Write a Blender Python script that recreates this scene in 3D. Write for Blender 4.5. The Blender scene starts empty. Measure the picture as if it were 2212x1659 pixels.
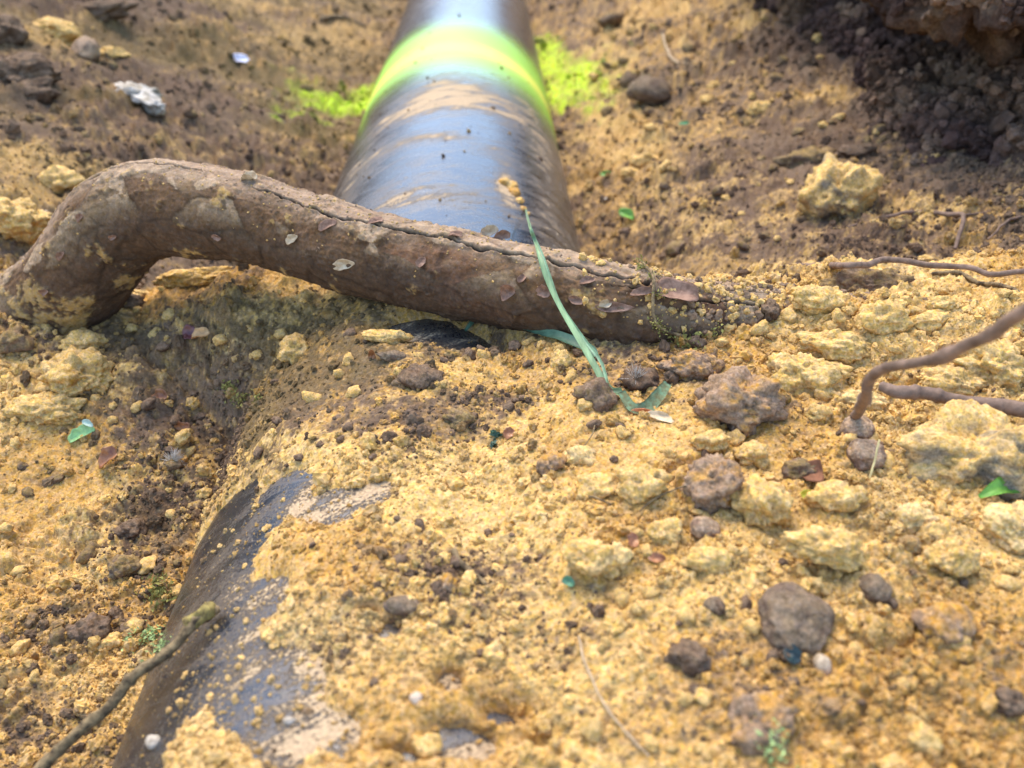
import bpy, math, random
import numpy as np

# ------------------------------------------------------------------ camera, world, sun, exposure
SC = bpy.context.scene
COL = SC.collection
R_PIPE = 0.09
CAM = np.array([0.0277, 0.0, 0.2657])
PITCH = math.radians(33.07); YAW = math.radians(1.56)
F = 1912.0                                   # focal length in units of a 2212 x 1659 picture
cd = bpy.data.cameras.new('camera'); cam = bpy.data.objects.new('camera', cd); COL.objects.link(cam)
cam.location = CAM; cam.rotation_euler = (math.pi/2 - PITCH, 0, -YAW)
cd.sensor_width = 36; cd.lens = 36*F/2212; cd.clip_start = 0.004; cd.clip_end = 200
cd.dof.use_dof = True; cd.dof.focus_distance = 0.325; cd.dof.aperture_fstop = 12
SC.camera = cam
SUN_EL, SUN_AZ = math.radians(59), math.radians(-20)       # azimuth from +Y towards +X
w = bpy.data.worlds.new('World'); SC.world = w; w.use_nodes = True
wt = w.node_tree; bg = wt.nodes['Background']
sk = wt.nodes.new('ShaderNodeTexSky'); sk.sky_type = 'NISHITA'; sk.sun_disc = False
sk.sun_elevation = SUN_EL; sk.sun_rotation = SUN_AZ; sk.dust_density = 1.2; sk.air_density = 1.0; sk.ozone_density = 2.5
wt.links.new(sk.outputs[0], bg.inputs[0]); bg.inputs[1].default_value = 0.15
sd = bpy.data.lights.new('sun', 'SUN'); sd.energy = 1.15; sd.angle = math.radians(42); sd.color = (1.0, 0.85, 0.64)
sun = bpy.data.objects.new('sun', sd); COL.objects.link(sun)
sv = np.array([math.cos(SUN_EL)*math.sin(SUN_AZ), math.cos(SUN_EL)*math.cos(SUN_AZ), math.sin(SUN_EL)])
from mathutils import Vector, Matrix, Euler
sun.rotation_euler = Vector(sv).to_track_quat('Z', 'Y').to_euler()
SC.view_settings.view_transform = 'Standard'; SC.view_settings.look = 'None'
SC.view_settings.gamma = 1; SC.view_settings.use_curve_mapping = False
SC.view_settings.exposure = 1.82
SC.cycles.max_bounces = 6; SC.cycles.diffuse_bounces = 3

# ------------------------------------------------------------------ noise
def _h(ix, iy, iz, s):
    n = (ix.astype(np.int64)*73856093) ^ (iy.astype(np.int64)*19349663) ^ (iz.astype(np.int64)*83492791) ^ (s*2654435761)
    n = n & 0xffffffff
    n = ((n ^ (n >> 15))*2246822519) & 0xffffffff
    n = ((n ^ (n >> 13))*3266489917) & 0xffffffff
    return ((n ^ (n >> 16)) & 0xffffff).astype(np.float32)/16777215.0
def vn(x, y, z=None, s=0):
    """smooth noise -1..1"""
    x = np.asarray(x, np.float64); y = np.asarray(y, np.float64)
    x0 = np.floor(x); y0 = np.floor(y); fx = (x-x0); fy = (y-y0)
    fx = fx*fx*fx*(fx*(fx*6-15)+10); fy = fy*fy*fy*(fy*(fy*6-15)+10)
    if z is None:
        zz = np.zeros_like(x0)
        a = _h(x0, y0, zz, s); b = _h(x0+1, y0, zz, s); c = _h(x0, y0+1, zz, s); d = _h(x0+1, y0+1, zz, s)
        return ((a+(b-a)*fx)*(1-fy)+(c+(d-c)*fx)*fy)*2-1
    z0 = np.floor(z); fz = z-z0; fz = fz*fz*fz*(fz*(fz*6-15)+10)
    r = 0
    for k, wz in ((0, 1-fz), (1, fz)):
        a = _h(x0, y0, z0+k, s); b = _h(x0+1, y0, z0+k, s); c = _h(x0, y0+1, z0+k, s); d = _h(x0+1, y0+1, z0+k, s)
        r = r+wz*((a+(b-a)*fx)*(1-fy)+(c+(d-c)*fx)*fy)
    return r*2-1
def fbm(x, y, z=None, s=0, o=4, g=0.5):
    r = 0; a = 1; t = 0
    for i in range(o):
        k = 2.03**i
        X = x*k+i*7.3; Y = y*k-i*3.1
        if z is None:                                    # turn each octave to hide the lattice
            ca, sa = math.cos(i*0.9+.4), math.sin(i*0.9+.4); X, Y = X*ca-Y*sa, X*sa+Y*ca
        r = r+a*vn(X, Y, None if z is None else z*k+i*1.7, s+i); t += a; a *= g
    return r/t
def worley(x, y, s=0):
    """2d cellular: nearest distance, second distance, cell id"""
    x = np.asarray(x, np.float64); y = np.asarray(y, np.float64)
    x0 = np.floor(x); y0 = np.floor(y); zz = np.zeros_like(x0)
    f1 = np.full(x.shape, 9.0); f2 = np.full(x.shape, 9.0); cid = np.zeros(x.shape)
    for i in (-1, 0, 1):
        for j in (-1, 0, 1):
            cx = x0+i; cy = y0+j
            d = np.hypot(cx+_h(cx, cy, zz, s)-x, cy+_h(cx, cy, zz, s+77)-y)
            m = d < f1
            f2 = np.where(m, f1, np.minimum(f2, d)); cid = np.where(m, _h(cx, cy, zz, s+99), cid); f1 = np.where(m, d, f1)
    return f1, f2, cid
def sst(a, b, x):
    t = np.clip((x-a)/(b-a), 0, 1); return t*t*(3-2*t)
def lerp(a, b, t): return a+(b-a)*t

# ------------------------------------------------------------------ sight lines used to survey the place from the photograph
cp, sp = math.cos(PITCH), math.sin(PITCH); cy_, sy_ = math.cos(YAW), math.sin(YAW)
FWD = np.array([sy_*cp, cy_*cp, -sp]); RT = np.array([cy_, -sy_, 0]); UP = np.cross(RT, FWD)
def ray(px, py):
    v = FWD*F + RT*(px-1106) - UP*(py-829.5)
    return v/F                                           # unit depth
def atd(px, py, depth): return CAM + ray(px, py)*depth
def atz(px, py, z):
    v = ray(px, py); return CAM + v*((z-CAM[2])/v[2])
def project(P):
    q = P-CAM; d = q@FWD
    return 1106+F*(q@RT)/d, 829.5-F*(q@UP)/d, d

# ------------------------------------------------------------------ soil surface
def pipe_z(x): return np.where(np.abs(x) < R_PIPE, np.sqrt(np.maximum(R_PIPE**2-x*x, 0)), -0.02)
def at_pipe(px, py):
    v = ray(px, py); a = v[0]**2+v[2]**2; b = 2*(CAM[0]*v[0]+CAM[2]*v[2]); c = CAM[0]**2+CAM[2]**2-R_PIPE**2
    D = b*b-4*a*c
    t = (-b-math.sqrt(max(D, 0)))/(2*a); return CAM+v*t
def px_blobs(lst):
    out = []
    for (px, py, rx, ry, val, st) in lst:
        c = at_pipe(px, py); e = at_pipe(px, py-ry)
        d = (c-CAM)@FWD
        out.append((c[0], c[1], rx*d/F, max(abs(e[1]-c[1]), 1e-3), val, st))
    return out
# places where the pipe lies bare under the near soil
BARE = px_blobs([(720, 1095, 75, 38, 0, 1), (610, 1075, 60, 45, 0, 1), (815, 1062, 35, 22, 0, .8), (838, 1368, 28, 20, 0, 1.5), (800, 1335, 22, 10, 0, .8),
    (972, 1480, 26, 24, 0, 1.5), (1010, 1610, 85, 36, 0, 1.3), (1110, 1560, 70, 28, 0, 1.3), (1180, 1640, 60, 24, 0, 1.2), (680, 1600, 120, 60, 0, 1),
    (580, 1500, 150, 90, 0, 1), (480, 1330, 110, 130, 0, 1), (590, 1290, 45, 40, 0, .9), (870, 1640, 60, 20, 0, .7),
    (905, 712, 95, 28, 0, 1.35), (1020, 748, 80, 27, 0, 1.35), (1080, 775, 32, 20, 0, 1.1)])
YS = float(at_pipe(560, 1050)[1])
RIDGE = np.array([atz(px, py, .1) for px, py in [(1340, 657), (1480, 683), (1640, 700), (1850, 722), (2100, 748), (2350, 775)]])
def macro(x, y):
    ax = np.abs(x)
    n1 = fbm(x*5+3, y*5, s=11, o=3)
    left = 0.016+0.50*np.maximum(-x-0.115, 0)**1.06 + 0.035*sst(.1, .5, -x)*n1
    left = np.minimum(left, 0.33+0.02*n1)
    right = 0.018+0.30*np.maximum(x-0.10, 0)**0.95 + 0.03*sst(.1, .4, x)*n1 + 0.018*sst(.10, .16, x)*(1-sst(.4, .8, y))
    right = right+0.22*sst(.52, .85, x)
    right = np.minimum(right, 0.34+0.02*n1)
    back = np.where(x < 0, left, right)
    back = back+0.30*sst(2.3, 3.4, y)
    # near heap that buries the pipe
    yc = np.interp(x, [-.3, -.2, -.12, -.05, 0, .06, .12, .3, .6], [.40, .405, .40, .375, .352, .335, .325, .335, .40])
    B = 1-sst(0, 0.075, y-yc+0.012*vn(x*22, y*22, s=5))
    crest = sst(.13, .0, np.abs(y-yc+0.03))
    fl = 0.030+0.10*np.maximum(-x-0.14, 0)+0.030*crest*sst(-.06, -.13, x)
    fr = 0.098+0.006*n1+0.10*np.maximum(x-.16, 0) - 0.012*sst(.2, .05, y)
    fr = fr+0.004*crest+(0.0105+.002*n1)*np.exp(-((y-np.interp(x, RIDGE[:, 0], RIDGE[:, 1]))/.021)**2)*sst(.075, .135, x)
    zp = np.sqrt(np.maximum(R_PIPE**2-np.minimum(ax, .0885)**2, 0))
    cover = np.full(np.shape(x), 0.0038)
    for (bx, by, rx, ry, v, st) in BARE:
        g = np.exp(-(((x-bx)/rx)**2+((y-by)/ry)**2)**1.2)
        cover = cover-0.0085*st*g
    cover = cover+0.0034*fbm(x*55, y*55, s=21, o=5, g=.6)-.0006+0.002*crest
    cover = cover-0.010*sst(-.050, -.060, x+0.004*vn(x*90, y*60, s=9))*sst(YS+.012, YS-.004, y)
    top = np.where(ax < .0885, zp+cover, -1)
    fgl = np.where(x < -.085, fl, top)
    blend = sst(-.094, -.078, x)
    fg = np.where(x < -.06, lerp(fl, np.maximum(top, fl), blend), top)
    fg = np.where(x > 0.0, np.maximum(lerp(top, fr, sst(.015, .055, x)), np.where(x < .04, -1, fr-0.004)), fg)
    # left flank of the heap next to the berm under the arching root
    fg = np.maximum(fg, (0.066+0.004*n1)*sst(-.02, -.05, y-yc+.02)*0+fl*np.where(x < -.06, 1, 0))
    berm = (0.082-0.38*np.maximum(-x-0.085, 0))*sst(.11, .015, np.abs(y-yc+.012))
    fg = np.where(x < -.03, np.maximum(fg, berm), fg)
    return lerp(back, fg, B), B
SMOOTH = []
def powder(x, y):
    s = np.zeros(np.shape(x))
    for (bx, by, rx, ry, v, st) in SMOOTH: s = np.maximum(s, v*np.exp(-(((x-bx)/rx)**2+((y-by)/ry)**2)))
    return s
def H(x, y, fine=True):
    x = np.asarray(x, np.float64); y = np.asarray(y, np.float64)
    z, B = macro(x, y)
    thin = np.where((np.abs(x) < .088) & (B > .5), np.where(z < pipe_z(x)+.006, .30, .8), 1.0)   # thin skin of soil on the pipe
    thin = thin*(1-.72*powder(x, y))
    far = np.clip((np.hypot(y, .25)/.33), .8, 2.2)
    dens = sst(-.35, .35, fbm(x*14, y*14, s=31, o=2))
    wx = x+0.0035*fbm(x*130, y*130, s=60, o=3); wy = y+0.0035*fbm(x*130, y*130, s=61, o=3)
    z = z+thin*0.0036*far*fbm(x*55, y*55, s=33, o=5, g=.62)
    f1, f2, cid = worley(wx*62, wy*62, s=3)                  # broken crust: lumps with crevices between them
    z = z+thin*0.0042*far*np.maximum(cid-.35, 0)*sst(0, .28, f2-f1)*(.4+dens)
    f1, f2, cid = worley(wx*150+5, wy*150, s=4)
    z = z+thin*0.0030*far**.6*np.maximum(cid-.30, 0)*sst(0, .35, f2-f1)*(.35+.8*dens)
    if fine:
        f1, f2, cid = worley(wx*380, wy*380, s=6)
        z = z+np.minimum(thin*1.4, 1)*0.0013*np.maximum(cid-.2, 0)*sst(0, .4, f2-f1)*(.4+dens)+0.0008*np.minimum(thin*1.4, 1)*fbm(x*620, y*620, s=37, o=3, g=.7)
    return z
def at(px, py, lift=0.0, smooth=True):
    """where the sight line meets the soil or the pipe"""
    v = ray(px, py); t = np.linspace(.12, 2.6, 2600)
    P = CAM+v[None]*t[:, None]
    g = np.maximum(macro(P[:, 0], P[:, 1])[0], pipe_z(P[:, 0]))
    k = np.argmax(P[:, 2] < g) if (P[:, 2] < g).any() else len(t)-1
    p = P[k].copy(); p[2] = float(np.maximum(H(p[0:1], p[1:2])[0], pipe_z(p[0:1])[0]))+lift
    return p

# ------------------------------------------------------------------ what the soil is made of, where
YEL = np.array([.60, .375, .118]); PAL = np.array([.66, .445, .17]); OCH = np.array([.42, .220, .050])
DUN = np.array([.33, .205, .072]); BRN = np.array([.155, .100, .058]); OLV = np.array([.165, .108, .040]); DRK = np.array([.045, .026, .020]); PUR = np.array([.118, .070, .040])
GRN = np.array([.50, .68, .015])
def wblobs(lst):
    out = []
    for (px, py, rx, ry, val, st) in lst:
        c = at(px, py); d = (c-CAM)@FWD; a = at(px, py-ry)
        out.append((c[0], c[1], rx*d/F, min(max(abs(a[1]-c[1]), rx*d/F*.5), .5), val, st))
    return out
SOILTONE = wblobs([(650, 820, 360, 95, .18, 1.0), (350, 800, 220, 80, .30, .9), (420, 930, 170, 60, .35, .8), (1010, 870, 120, 50, .38, .8), (850, 900, 150, 50, .15, .95), (120, 1080, 180, 100, .95, .9),
    (330, 1110, 70, 120, .2, .85), (180, 1350, 200, 60, .4, .8), (60, 1560, 160, 90, .38, .8), (1010, 1230, 160, 60, .25, .8), (1330, 760, 90, 50, .25, .7),
    (560, 650, 200, 40, .72, .8), (1500, 800, 80, 60, .35, .7), (1640, 880, 90, 60, .45, .6), (1150, 1000, 150, 80, .95, .9), (950, 1120, 120, 60, .95, .9),
    (1330, 1000, 160, 80, .9, .8), (1900, 1150, 250, 120, .92, .8), (1780, 740, 250, 70, .92, .9), (1000, 810, 90, 40, .9, .7),
    (1980, 1500, 150, 100, .75, .6), (1500, 1450, 130, 80, .55, .6), (1280, 1330, 120, 60, .5, .6), (900, 1450, 160, 60, .97, .9), (2150, 1250, 80, 90, .95, .8), (2000, 1080, 90, 50, .6, .5),
    (1360, 330, 90, 130, .80, .85), (1300, 120, 60, 50, .6, .7), (1480, 110, 180, 60, .55, .8), (1400, 30, 150, 30, .8, .8), (1660, 30, 80, 40, .8, .8), (1790, 215, 100, 22, .85, .9),
    (1600, 450, 200, 70, .25, .8), (1750, 300, 150, 60, .2, .8), (1780, 90, 180, 60, .12, .9), (2050, 460, 200, 40, .55, .7), (1900, 570, 200, 30, .35, .7), (1500, 540, 150, 30, .45, .7),
    (350, 200, 330, 130, .22, .9), (640, 330, 140, 60, .40, .7), (620, 60, 170, 50, .55, .8), (760, 60, 80, 40, .7, .8), (60, 420, 70, 90, .85, .9), (110, 80, 45, 50, .7, .9),
    (250, 30, 140, 40, .08, .9), (40, 150, 60, 60, .06, .9), (2080, 200, 190, 130, .02, 1.0), (1900, 60, 200, 90, .06, .95), (1720, 330, 130, 50, .15, .7), (2120, 400, 120, 40, .25, .8), (430, 645, 200, 50, .42, .8), (260, 720, 180, 45, .33, .8), (560, 740, 150, 40, .3, .7), (300, 560, 80, 30, .6, .7), (30, 340, 60, 50, .75, .8)])
SMOOTH += wblobs([(1120, 825, 95, 38, .95, 1), (1160, 900, 80, 40, .8, 1), (1340, 990, 110, 45, .9, 1), (930, 1090, 120, 45, .9, 1), (1030, 1130, 90, 40, .8, 1), (100, 1080, 130, 60, .7, 1), (850, 1480, 120, 60, .8, 1), (740, 1240, 110, 40, .6, 1), (1900, 830, 120, 40, .6, 1), (2150, 1200, 70, 60, .7, 1), (1300, 300, 45, 90, .8, 1), (1800, 1150, 60, 30, .5, 1), (1640, 720, 90, 25, .5, 1)])
SPRAY = wblobs([(1235, 175, 68, 48, 1, 1.2), (1180, 130, 45, 50, 1, 1.3), (1205, 215, 40, 30, 1, 1.1), (1300, 135, 60, 30, 1, .55), (1260, 215, 50, 22, 1, .7), (790, 215, 50, 36, 1, 1.25), (735, 235, 60, 22, 1, 1.1), (690, 215, 90, 30, 1, .6), (650, 250, 60, 14, 1, .7), (1300, 200, 80, 50, 1, .55),
    (600, 235, 22, 10, 1, .75), (600, 265, 26, 8, 1, .6)])
def soil_fields(x, y):
    z, B = macro(x, y)
    Y = lerp(np.where(x < 0, .32, .42), .78, B)
    for (bx, by, rx, ry, v, st) in SOILTONE:
        Y = lerp(Y, v, st*np.exp(-(((x-bx)/rx)**2+((y-by)/ry)**2)))
    S = np.zeros(np.shape(x))
    for (bx, by, rx, ry, v, st) in SPRAY:
        S = np.maximum(S, st*np.exp(-(((x-bx)/rx)**2+((y-by)/ry)**2)))
    return Y, S, B, z
def soil_colour(x, y, rnd=None, soft=.22):
    Y, S, B, z = soil_fields(x, y); x0, y0 = x, y; x = x+1.1*z; y = y+1.3*z        # follow the slopes, not just the plan
    n = .30*fbm(x*38, y*38, s=41, o=3)+.26*fbm(x*150, y*150, s=42, o=3)+.30*fbm(x*600, y*600, s=43, o=2)
    if rnd is not None: n = .18*fbm(x*38, y*38, s=41, o=2)+(rnd[:, 0]-.5)*.6
    m = sst(.5-soft, .5+soft, Y+n-.02)[:, None]
    a = sst(-.4, .4, fbm(x*26, y*26, s=51, o=2))[:, None]
    pale = (sst(.1, .6, fbm(x*12, y*12, s=52, o=2))*B)[:, None]
    olive = (sst(-.25, .35, fbm(x*17, y*17, s=53, o=2))*sst(.08, -.05, x0))[:, None]
    yel = lerp(lerp(YEL, OCH, a*.72), PAL, pale*.6)
    yel = lerp(yel, lerp(OCH, YEL, .3), (.5*sst(.30, .42, y0)*B*(x0 < .02))[:, None])
    yel = lerp(yel, DUN, ((1-B)*(.80-.35*sst(-.05, .15, x0)))[:, None])
    brn = lerp(lerp(BRN, PUR, (1-a)*.6), OLV, olive*.8)
    brn = lerp(brn, DRK, (sst(.26, .05, Y)*.6)[:, None])
    c = lerp(brn, yel, m)
    g = sst(.25, .95, S+.55*fbm(x*75, y*75, s=55, o=4, g=.65)*(S > .05))[:, None]
    g = g*(.45+.55*sst(-.3, .3, fbm(x*300, y*300, s=56, o=2)))[:, None]
    return lerp(c, GRN*(.75+.25*a), g*.95)

# ------------------------------------------------------------------ materials
def new_mat(name):
    m = bpy.data.materials.new(name); m.use_nodes = True
    return m, m.node_tree, m.node_tree.nodes['Principled BSDF']
def N(t, kind, **kw):
    n = t.nodes.new(kind)
    for k, v in kw.items():
        if k in n.inputs: n.inputs[k].default_value = v
        else: setattr(n, k, v)
    return n
def soil_mat(name, scale=1.0, inst=False, bump=.00045, spec=.12, var=.45):
    m, t, b = new_mat(name); L = t.links.new
    at_ = N(t, 'ShaderNodeAttribute', attribute_name='col', attribute_type='INSTANCER' if inst else 'GEOMETRY')
    tc = N(t, 'ShaderNodeTexCoord')
    n1 = N(t, 'ShaderNodeTexNoise', Scale=1100*scale, Detail=4.0, Roughness=.7)
    n2 = N(t, 'ShaderNodeTexNoise', Scale=260*scale, Detail=3.0)
    v = N(t, 'ShaderNodeTexVoronoi', Scale=900*scale)
    for n in (n1, n2, v): L(tc.outputs['Object'], n.inputs['Vector'])
    mr = N(t, 'ShaderNodeMapRange'); mr.inputs[1].default_value = .3; mr.inputs[2].default_value = .7; mr.inputs[3].default_value = 1-var; mr.inputs[4].default_value = 1+var
    L(n1.outputs[0], mr.inputs[0])
    mr2 = N(t, 'ShaderNodeMapRange'); mr2.inputs[1].default_value = .3; mr2.inputs[2].default_value = .7; mr2.inputs[3].default_value = .82; mr2.inputs[4].default_value = 1.15
    L(n2.outputs[0], mr2.inputs[0])
    mm = N(t, 'ShaderNodeMath', operation='MULTIPLY'); L(mr.outputs[0], mm.inputs[0]); L(mr2.outputs[0], mm.inputs[1])
    vm = N(t, 'ShaderNodeVectorMath', operation='SCALE'); L(at_.outputs['Color'], vm.inputs[0]); L(mm.outputs[0], vm.inputs['Scale'])
    # speckle of differently coloured grains, per voronoi cell
    hs = N(t, 'ShaderNodeHueSaturation'); L(vm.outputs[0], hs.inputs['Color'])
    sx = N(t, 'ShaderNodeSeparateColor'); L(v.outputs['Color'], sx.inputs[0])
    r1 = N(t, 'ShaderNodeMapRange'); r1.inputs[3].default_value = .496; r1.inputs[4].default_value = .504; L(sx.outputs[0], r1.inputs[0]); L(r1.outputs[0], hs.inputs['Hue'])
    r2 = N(t, 'ShaderNodeMapRange'); r2.inputs[3].default_value = .88; r2.inputs[4].default_value = 1.06; L(sx.outputs[1], r2.inputs[0]); L(r2.outputs[0], hs.inputs['Saturation'])
    r3 = N(t, 'ShaderNodeMapRange'); r3.inputs[3].default_value = .86; r3.inputs[4].default_value = 1.13; L(sx.outputs[2], r3.inputs[0]); L(r3.outputs[0], hs.inputs['Value'])
    L(hs.outputs[0], b.inputs['Base Color'])
    b.inputs['Roughness'].default_value = .93; b.inputs['Specular IOR Level'].default_value = spec
    bp = N(t, 'ShaderNodeBump', Strength=.85, Distance=bump)
    ad = N(t, 'ShaderNodeMath', operation='ADD'); L(n1.outputs[0], ad.inputs[0]); L(n2.outputs[0], ad.inputs[1])
    L(ad.outputs[0], bp.inputs['Height']); L(bp.outputs[0], b.inputs['Normal'])
    return m
M_SOIL = soil_mat('soil'); M_CRUMB = soil_mat('crumb', scale=.0022, inst=True, bump=.00025, var=.22)
M_CLOD = soil_mat('clod', bump=.0006)
def plain_mat(name, c, rough=.6, spec=.3, var=.3, scale=400, c2=None, bump=.0002, trans=0, stretch=None):
    m, t, b = new_mat(name); L = t.links.new
    tc = N(t, 'ShaderNodeTexCoord'); n = N(t, 'ShaderNodeTexNoise', Scale=scale, Detail=5.0, Roughness=.65)
    if stretch:
        mp = N(t, 'ShaderNodeMapping'); mp.inputs['Scale'].default_value = stretch; L(tc.outputs['Object'], mp.inputs[0]); L(mp.outputs[0], n.inputs[0])
    else: L(tc.outputs['Object'], n.inputs[0])
    cr = N(t, 'ShaderNodeValToRGB'); e = cr.color_ramp.elements
    c = np.array(c); k2 = np.array(c2) if c2 is not None else c*(1+var)
    e[0].position = .35; e[1].position = .65
    e[0].color = (*(c*(1-var)), 1); e[1].color = (*np.minimum(k2, .95), 1)
    L(n.outputs[0], cr.inputs[0]); L(cr.outputs[0], b.inputs['Base Color'])
    bp = N(t, 'ShaderNodeBump', Strength=.7, Distance=bump); L(n.outputs[0], bp.inputs['Height']); L(bp.outputs[0], b.inputs['Normal'])
    b.inputs['Roughness'].default_value = rough; b.inputs['Specular IOR Level'].default_value = spec
    if trans: b.inputs['Transmission Weight'].default_value = trans
    return m
M_TWIG = plain_mat('twig', (.19, .125, .085), .8, .2, .35, 260, bump=.0004)
M_DTWIG = plain_mat('dark_twig', (.085, .058, .034), .85, .2, .45, 420, (.30, .21, .10), .0006)
M_PTWIG = plain_mat('pale_rootlet', (.42, .30, .17), .8, .2, .3, 300)
M_LEAF = plain_mat('green_leaf', (.13, .30, .035), .45, .4, .3, 200)
M_BLADE = plain_mat('grass_blade', (.24, .35, .17), .6, .3, .3, 300, stretch=(1, .2, .2))
M_DBLADE = plain_mat('dark_blade', (.045, .10, .06), .5, .4, .3, 300)
M_SCALE = plain_mat('bud_scale', (.30, .085, .025), .35, .5, .45, 150, (.50, .22, .08))
M_WHITE = plain_mat('white', (.40, .32, .22), .85, .15, .35, 500, (.62, .54, .42))
M_PALEBARK = plain_mat('pale_bark', (.50, .34, .18), .9, .08, .3, 250, (.62, .50, .33))
M_FLAKE = plain_mat('bark_flake', (.22, .115, .07), .75, .25, .4, 300, (.34, .20, .13))
M_MOSS = plain_mat('moss', (.20, .19, .045), .8, .2, .4, 300, (.36, .33, .09))
M_GFLUFF = plain_mat('green_fibre', (.34, .44, .16), .7, .2, .3, 300)
M_FLUFF = plain_mat('fluff', (.55, .50, .42), .7, .2, .15, 300)

# ------------------------------------------------------------------ mesh helpers
def mesh_from(name, V, Fc, mat=None, smooth=True, col=None, extra=None, kind=None):
    me = bpy.data.meshes.new(name)
    V = np.asarray(V, np.float32); Fc = np.asarray(Fc, np.int32)
    me.vertices.add(len(V)); me.vertices.foreach_set('co', V.ravel())
    if len(Fc):
        k = Fc.shape[1]
        me.loops.add(Fc.size); me.loops.foreach_set('vertex_index', Fc.ravel())
        me.polygons.add(len(Fc)); me.polygons.foreach_set('loop_start', np.arange(0, Fc.size, k, dtype=np.int32))
        me.polygons.foreach_set('loop_total', np.full(len(Fc), k, np.int32))
        if smooth: me.polygons.foreach_set('use_smooth', np.ones(len(Fc), bool))
    if col is not None:
        a = me.attributes.new('col', 'FLOAT_COLOR', 'POINT'); c4 = np.ones((len(V), 4), np.float32); c4[:, :3] = np.clip(col, 0, 1); a.data.foreach_set('color', c4.ravel())
    for k, v in (extra or {}).items():
        a = me.attributes.new(k, 'FLOAT', 'POINT'); a.data.foreach_set('value', np.asarray(v, np.float32).ravel())
    me.update(calc_edges=True)
    if mat: me.materials.append(mat)
    return me
def link(name, me, parent=None, **props):
    o = bpy.data.objects.new(name, me); COL.objects.link(o)
    if parent: o.parent = parent
    for k, v in props.items(): o[k] = v
    return o
def empty(name, loc, **props):
    o = bpy.data.objects.new(name, None); COL.objects.link(o); o.location = loc; o.empty_display_size = .01
    for k, v in props.items(): o[k] = v
    return o
def grid_faces(nr, nc, wrap=False):
    i = np.arange(nr-1)[:, None]*nc; j = np.arange(nc if wrap else nc-1)[None]
    j2 = (j+1) % nc
    return np.stack([i+j, i+j2, i+nc+j2, i+nc+j], -1).reshape(-1, 4)
def tri_to(P0, q): return P0
_ICO = {}
def ico(n):
    if n in _ICO: return _ICO[n]
    import bmesh
    bm = bmesh.new(); bmesh.ops.create_icosphere(bm, subdivisions=n, radius=1)
    V = np.array([v.co[:] for v in bm.verts]); Fc = np.array([[v.index for v in f.verts] for f in bm.faces]); bm.free()
    _ICO[n] = (V, Fc); return V, Fc
def catmull(P, n):
    P = np.asarray(P, float); P = np.vstack([2*P[0]-P[1], P, 2*P[-1]-P[-2]])
    segs = len(P)-3; out = []
    d = np.linalg.norm(np.diff(P[1:-1, :3], axis=0), axis=1); cum = np.concatenate([[0], np.cumsum(d)]); 
    for s in np.linspace(0, cum[-1], n):
        i = min(int(np.searchsorted(cum, s, 'right'))-1, segs-1); i = max(i, 0); t = (s-cum[i])/max(d[i], 1e-9)
        a, b, c, e = P[i], P[i+1], P[i+2], P[i+3]
        out.append(.5*((2*b)+(-a+c)*t+(2*a-5*b+4*c-e)*t*t+(-a+3*b-3*c+e)*t**3))
    return np.array(out)
def frames(C):
    T = np.gradient(C, axis=0); T /= np.linalg.norm(T, axis=1)[:, None]
    n = np.cross(T[0], [0, 0, 1.0]); n /= np.linalg.norm(n); Ns = [n]
    for i in range(1, len(C)):
        n = Ns[-1]-T[i]*(Ns[-1]@T[i]); n /= np.linalg.norm(n); Ns.append(n)
    Ns = np.array(Ns); return T, Ns, np.cross(T, Ns)
def tube(pts, radii, n=60, k=10, noise=.12, nscale=None, seed=0, knots=()):
    q = catmull(np.hstack([np.asarray(pts), np.asarray(radii)[:, None]]), n); C = q[:, :3]; r = np.maximum(q[:, 3], 1e-5)
    rm = float(np.mean(r)); L = np.concatenate([[0], np.cumsum(np.linalg.norm(np.diff(C, axis=0), axis=1))])
    rng = np.random.RandomState(seed)
    C = C+rm*.35*np.stack([vn(L/rm/6+9*j, L*0+j, s=seed+j) for j in range(3)], 1)
    T, A, B = frames(C); th = np.arange(k)/k*2*math.pi
    for kn in knots: r = r*(1+.35*np.exp(-((L/L[-1]-kn)/.018)**2))
    rr = r[:, None]*(1+noise*fbm(L[:, None]/rm*.9+0*th, np.cos(th)[None]*1.3+0*L[:, None], np.sin(th)[None]*1.3+0*L[:, None], s=seed, o=2))
    V = C[:, None]+rr[..., None]*(np.cos(th)[None, :, None]*A[:, None]+np.sin(th)[None, :, None]*B[:, None])
    V = V.reshape(-1, 3); Fc = grid_faces(n, k, True)
    V = np.vstack([V, C[0]-T[0]*r[0]*.4, C[-1]+T[-1]*r[-1]*.4]); a = len(V)-2
    caps = [[a, (j+1) % k, j, j] for j in range(k)]+[[a+1, (n-1)*k+j, (n-1)*k+(j+1) % k, (n-1)*k+(j+1) % k] for j in range(k)]
    tri = np.concatenate([Fc[:, [0, 1, 2]], Fc[:, [0, 2, 3]], np.array(caps)[:, :3]])
    return V, tri
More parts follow.
